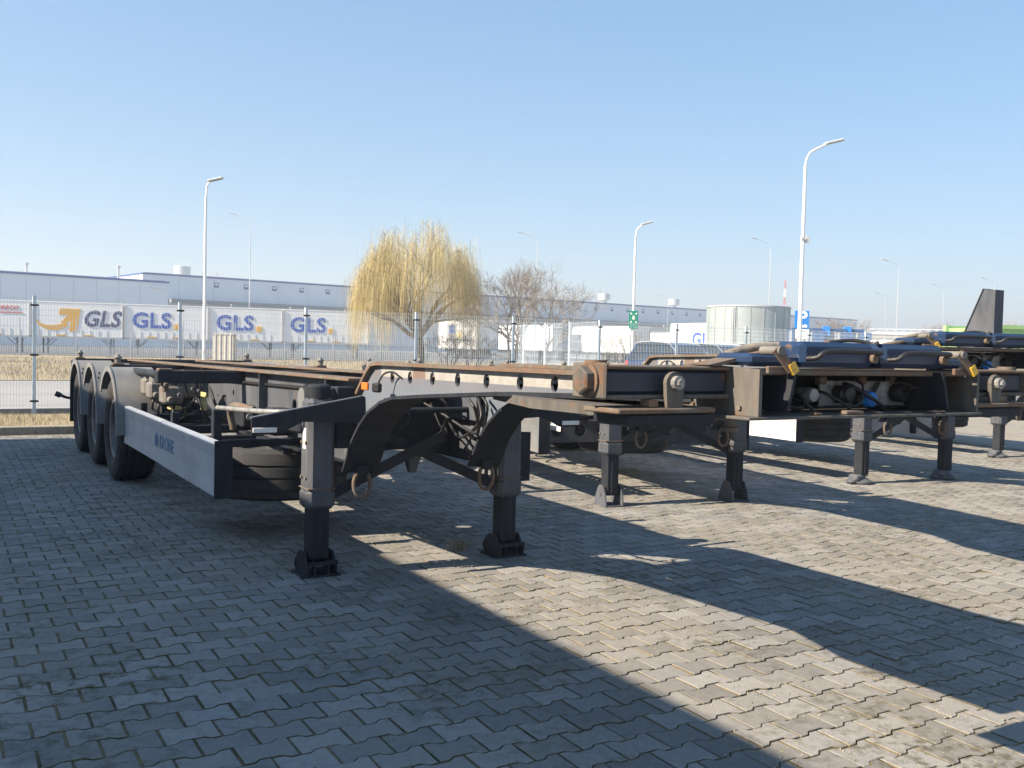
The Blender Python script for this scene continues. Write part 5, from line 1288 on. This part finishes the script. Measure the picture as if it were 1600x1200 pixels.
def willow(label, P, h, rad):
    t = thing('willow_tree', label, 'tree', P)
    tr_ = MB(); lm = MB(); tips = []
    forks = [(-.62, .2, .85), (.0, -.35, 1.0), (.12, .35, 1.1), (.70, .1, .85), (-.25, -.1, 1.2)]
    base = Vector((.2, 0, -.05)); top = Vector((.15, 0, h*.20))
    tr_.tube([base, base.lerp(top, .5)+Vector((.05, 0, 0)), top], [.34, .27, .25], 10, False)
    ends = []
    for fx_, fy_, fz_ in forks:
        d = Vector((fx_, fy_, fz_)).normalized()
        for q in range(2):
            dd = (d+Vector((random.gauss(0, .28), random.gauss(0, .28), random.gauss(.1, .15)))).normalized()
            grow(lm, top, dd, .15, h*.29, 5, 30, tips, .15, .03, (2, 3), 6, .72, .010)
    # keep the limbs inside the crown
    def squeeze(v):
        x, y, z = v; r_ = math.hypot(x, y)
        if r_ > rad*.85: x, y = x*rad*.85/r_, y*rad*.85/r_
        return (x, y, min(z, h*.93+(z-h*.93)*.25))
    lm.v = [squeeze(v) for v in lm.v]
    tr_.build('trunk', M['bark'], t, 50); lm.build('limbs', M['bark'], t, kind='stuff')
    V = []; F = []; cnt = []
    starts = [Vector(squeeze(tuple(p_))) for pts, _ in tips for p_ in pts[1:]]
    n = 0
    starts = [s for s in starts if s.z > h*.3]
    for _ in range(12500):
        s = random.choice(starts)
        if random.random() < .38:
            a = random.uniform(0, 6.283); rr_ = rad*math.sqrt(random.uniform(.05, .95)); s = Vector((rr_*math.cos(a), rr_*math.sin(a), h*(.97-.42*(rr_/rad)**2)*random.uniform(.75, 1)))
        s = s+Vector((random.gauss(0, .25), random.gauss(0, .25), random.gauss(0, .2)))
        rr_ = math.hypot(s.x, s.y); out = Vector((s.x, s.y, 0)).normalized() if rr_ > .2 else Vector((random.gauss(0, 1), random.gauss(0, 1), 0)).normalized()
        out = (out+Vector((random.gauss(0, .6), random.gauss(0, .6), 0))).normalized()
        ln = random.uniform(.3, 1.0)**1.3*(4.2 if rr_ > rad*.5 else 2.2)*random.uniform(.45, 1.1); ln = min(ln, s.z-random.uniform(.2, 1.5))
        if ln < .25: continue
        o1 = random.uniform(.15, .45); w = random.uniform(.0035, .0065)
        pts = [s, s+out*o1*.6+Vector((0, 0, .12)), s+out*o1+Vector((0, 0, -ln*.25)), s+out*(o1*1.15)+Vector((random.gauss(0, .04), random.gauss(0, .04), -ln*.62)), s+out*(o1*1.2)+Vector((random.gauss(0, .08), random.gauss(0, .08), -ln))]
        a = random.uniform(0, 3.14); sd = Vector((math.cos(a), math.sin(a), 0))*w
        b0 = len(V)
        for i, p_ in enumerate(pts): V += [tuple(p_-sd*(1-.12*i)), tuple(p_+sd*(1-.12*i))]
        for i in range(len(pts)-1): F += [b0+2*i, b0+2*i+1, b0+2*i+3, b0+2*i+2]; cnt.append(4)
    link('hanging_twigs', np_mesh('hanging_twigs', V, F, cnt, M['willow']), t, kind='stuff')
    return t
random.seed(5)
willow('big yellow weeping willow with bare hanging twigs behind the fence', at(651, 60), 9.1, 4.1)

# ---------------------------------------------------------------- thin spring haze
HAZE = 0.0015
hm = bpy.data.materials.new('haze_air'); hm.use_nodes = True; hn = hm.node_tree.nodes; hn.clear()
hv = hn.new("ShaderNodeVolumePrincipled"); hv.inputs["Color"].default_value = (0.86, 0.92, 1.0, 1); hv.inputs["Density"].default_value = HAZE
hv.inputs["Anisotropy"].default_value = 0.2
ho = hn.new("ShaderNodeOutputMaterial"); hm.node_tree.links.new(hv.outputs[0], ho.inputs["Volume"])
f = MB(); f.box(-1600, 1600, -1600, 1600, -1.12, 52)
hz = f.build('haze', hm, kind='stuff')
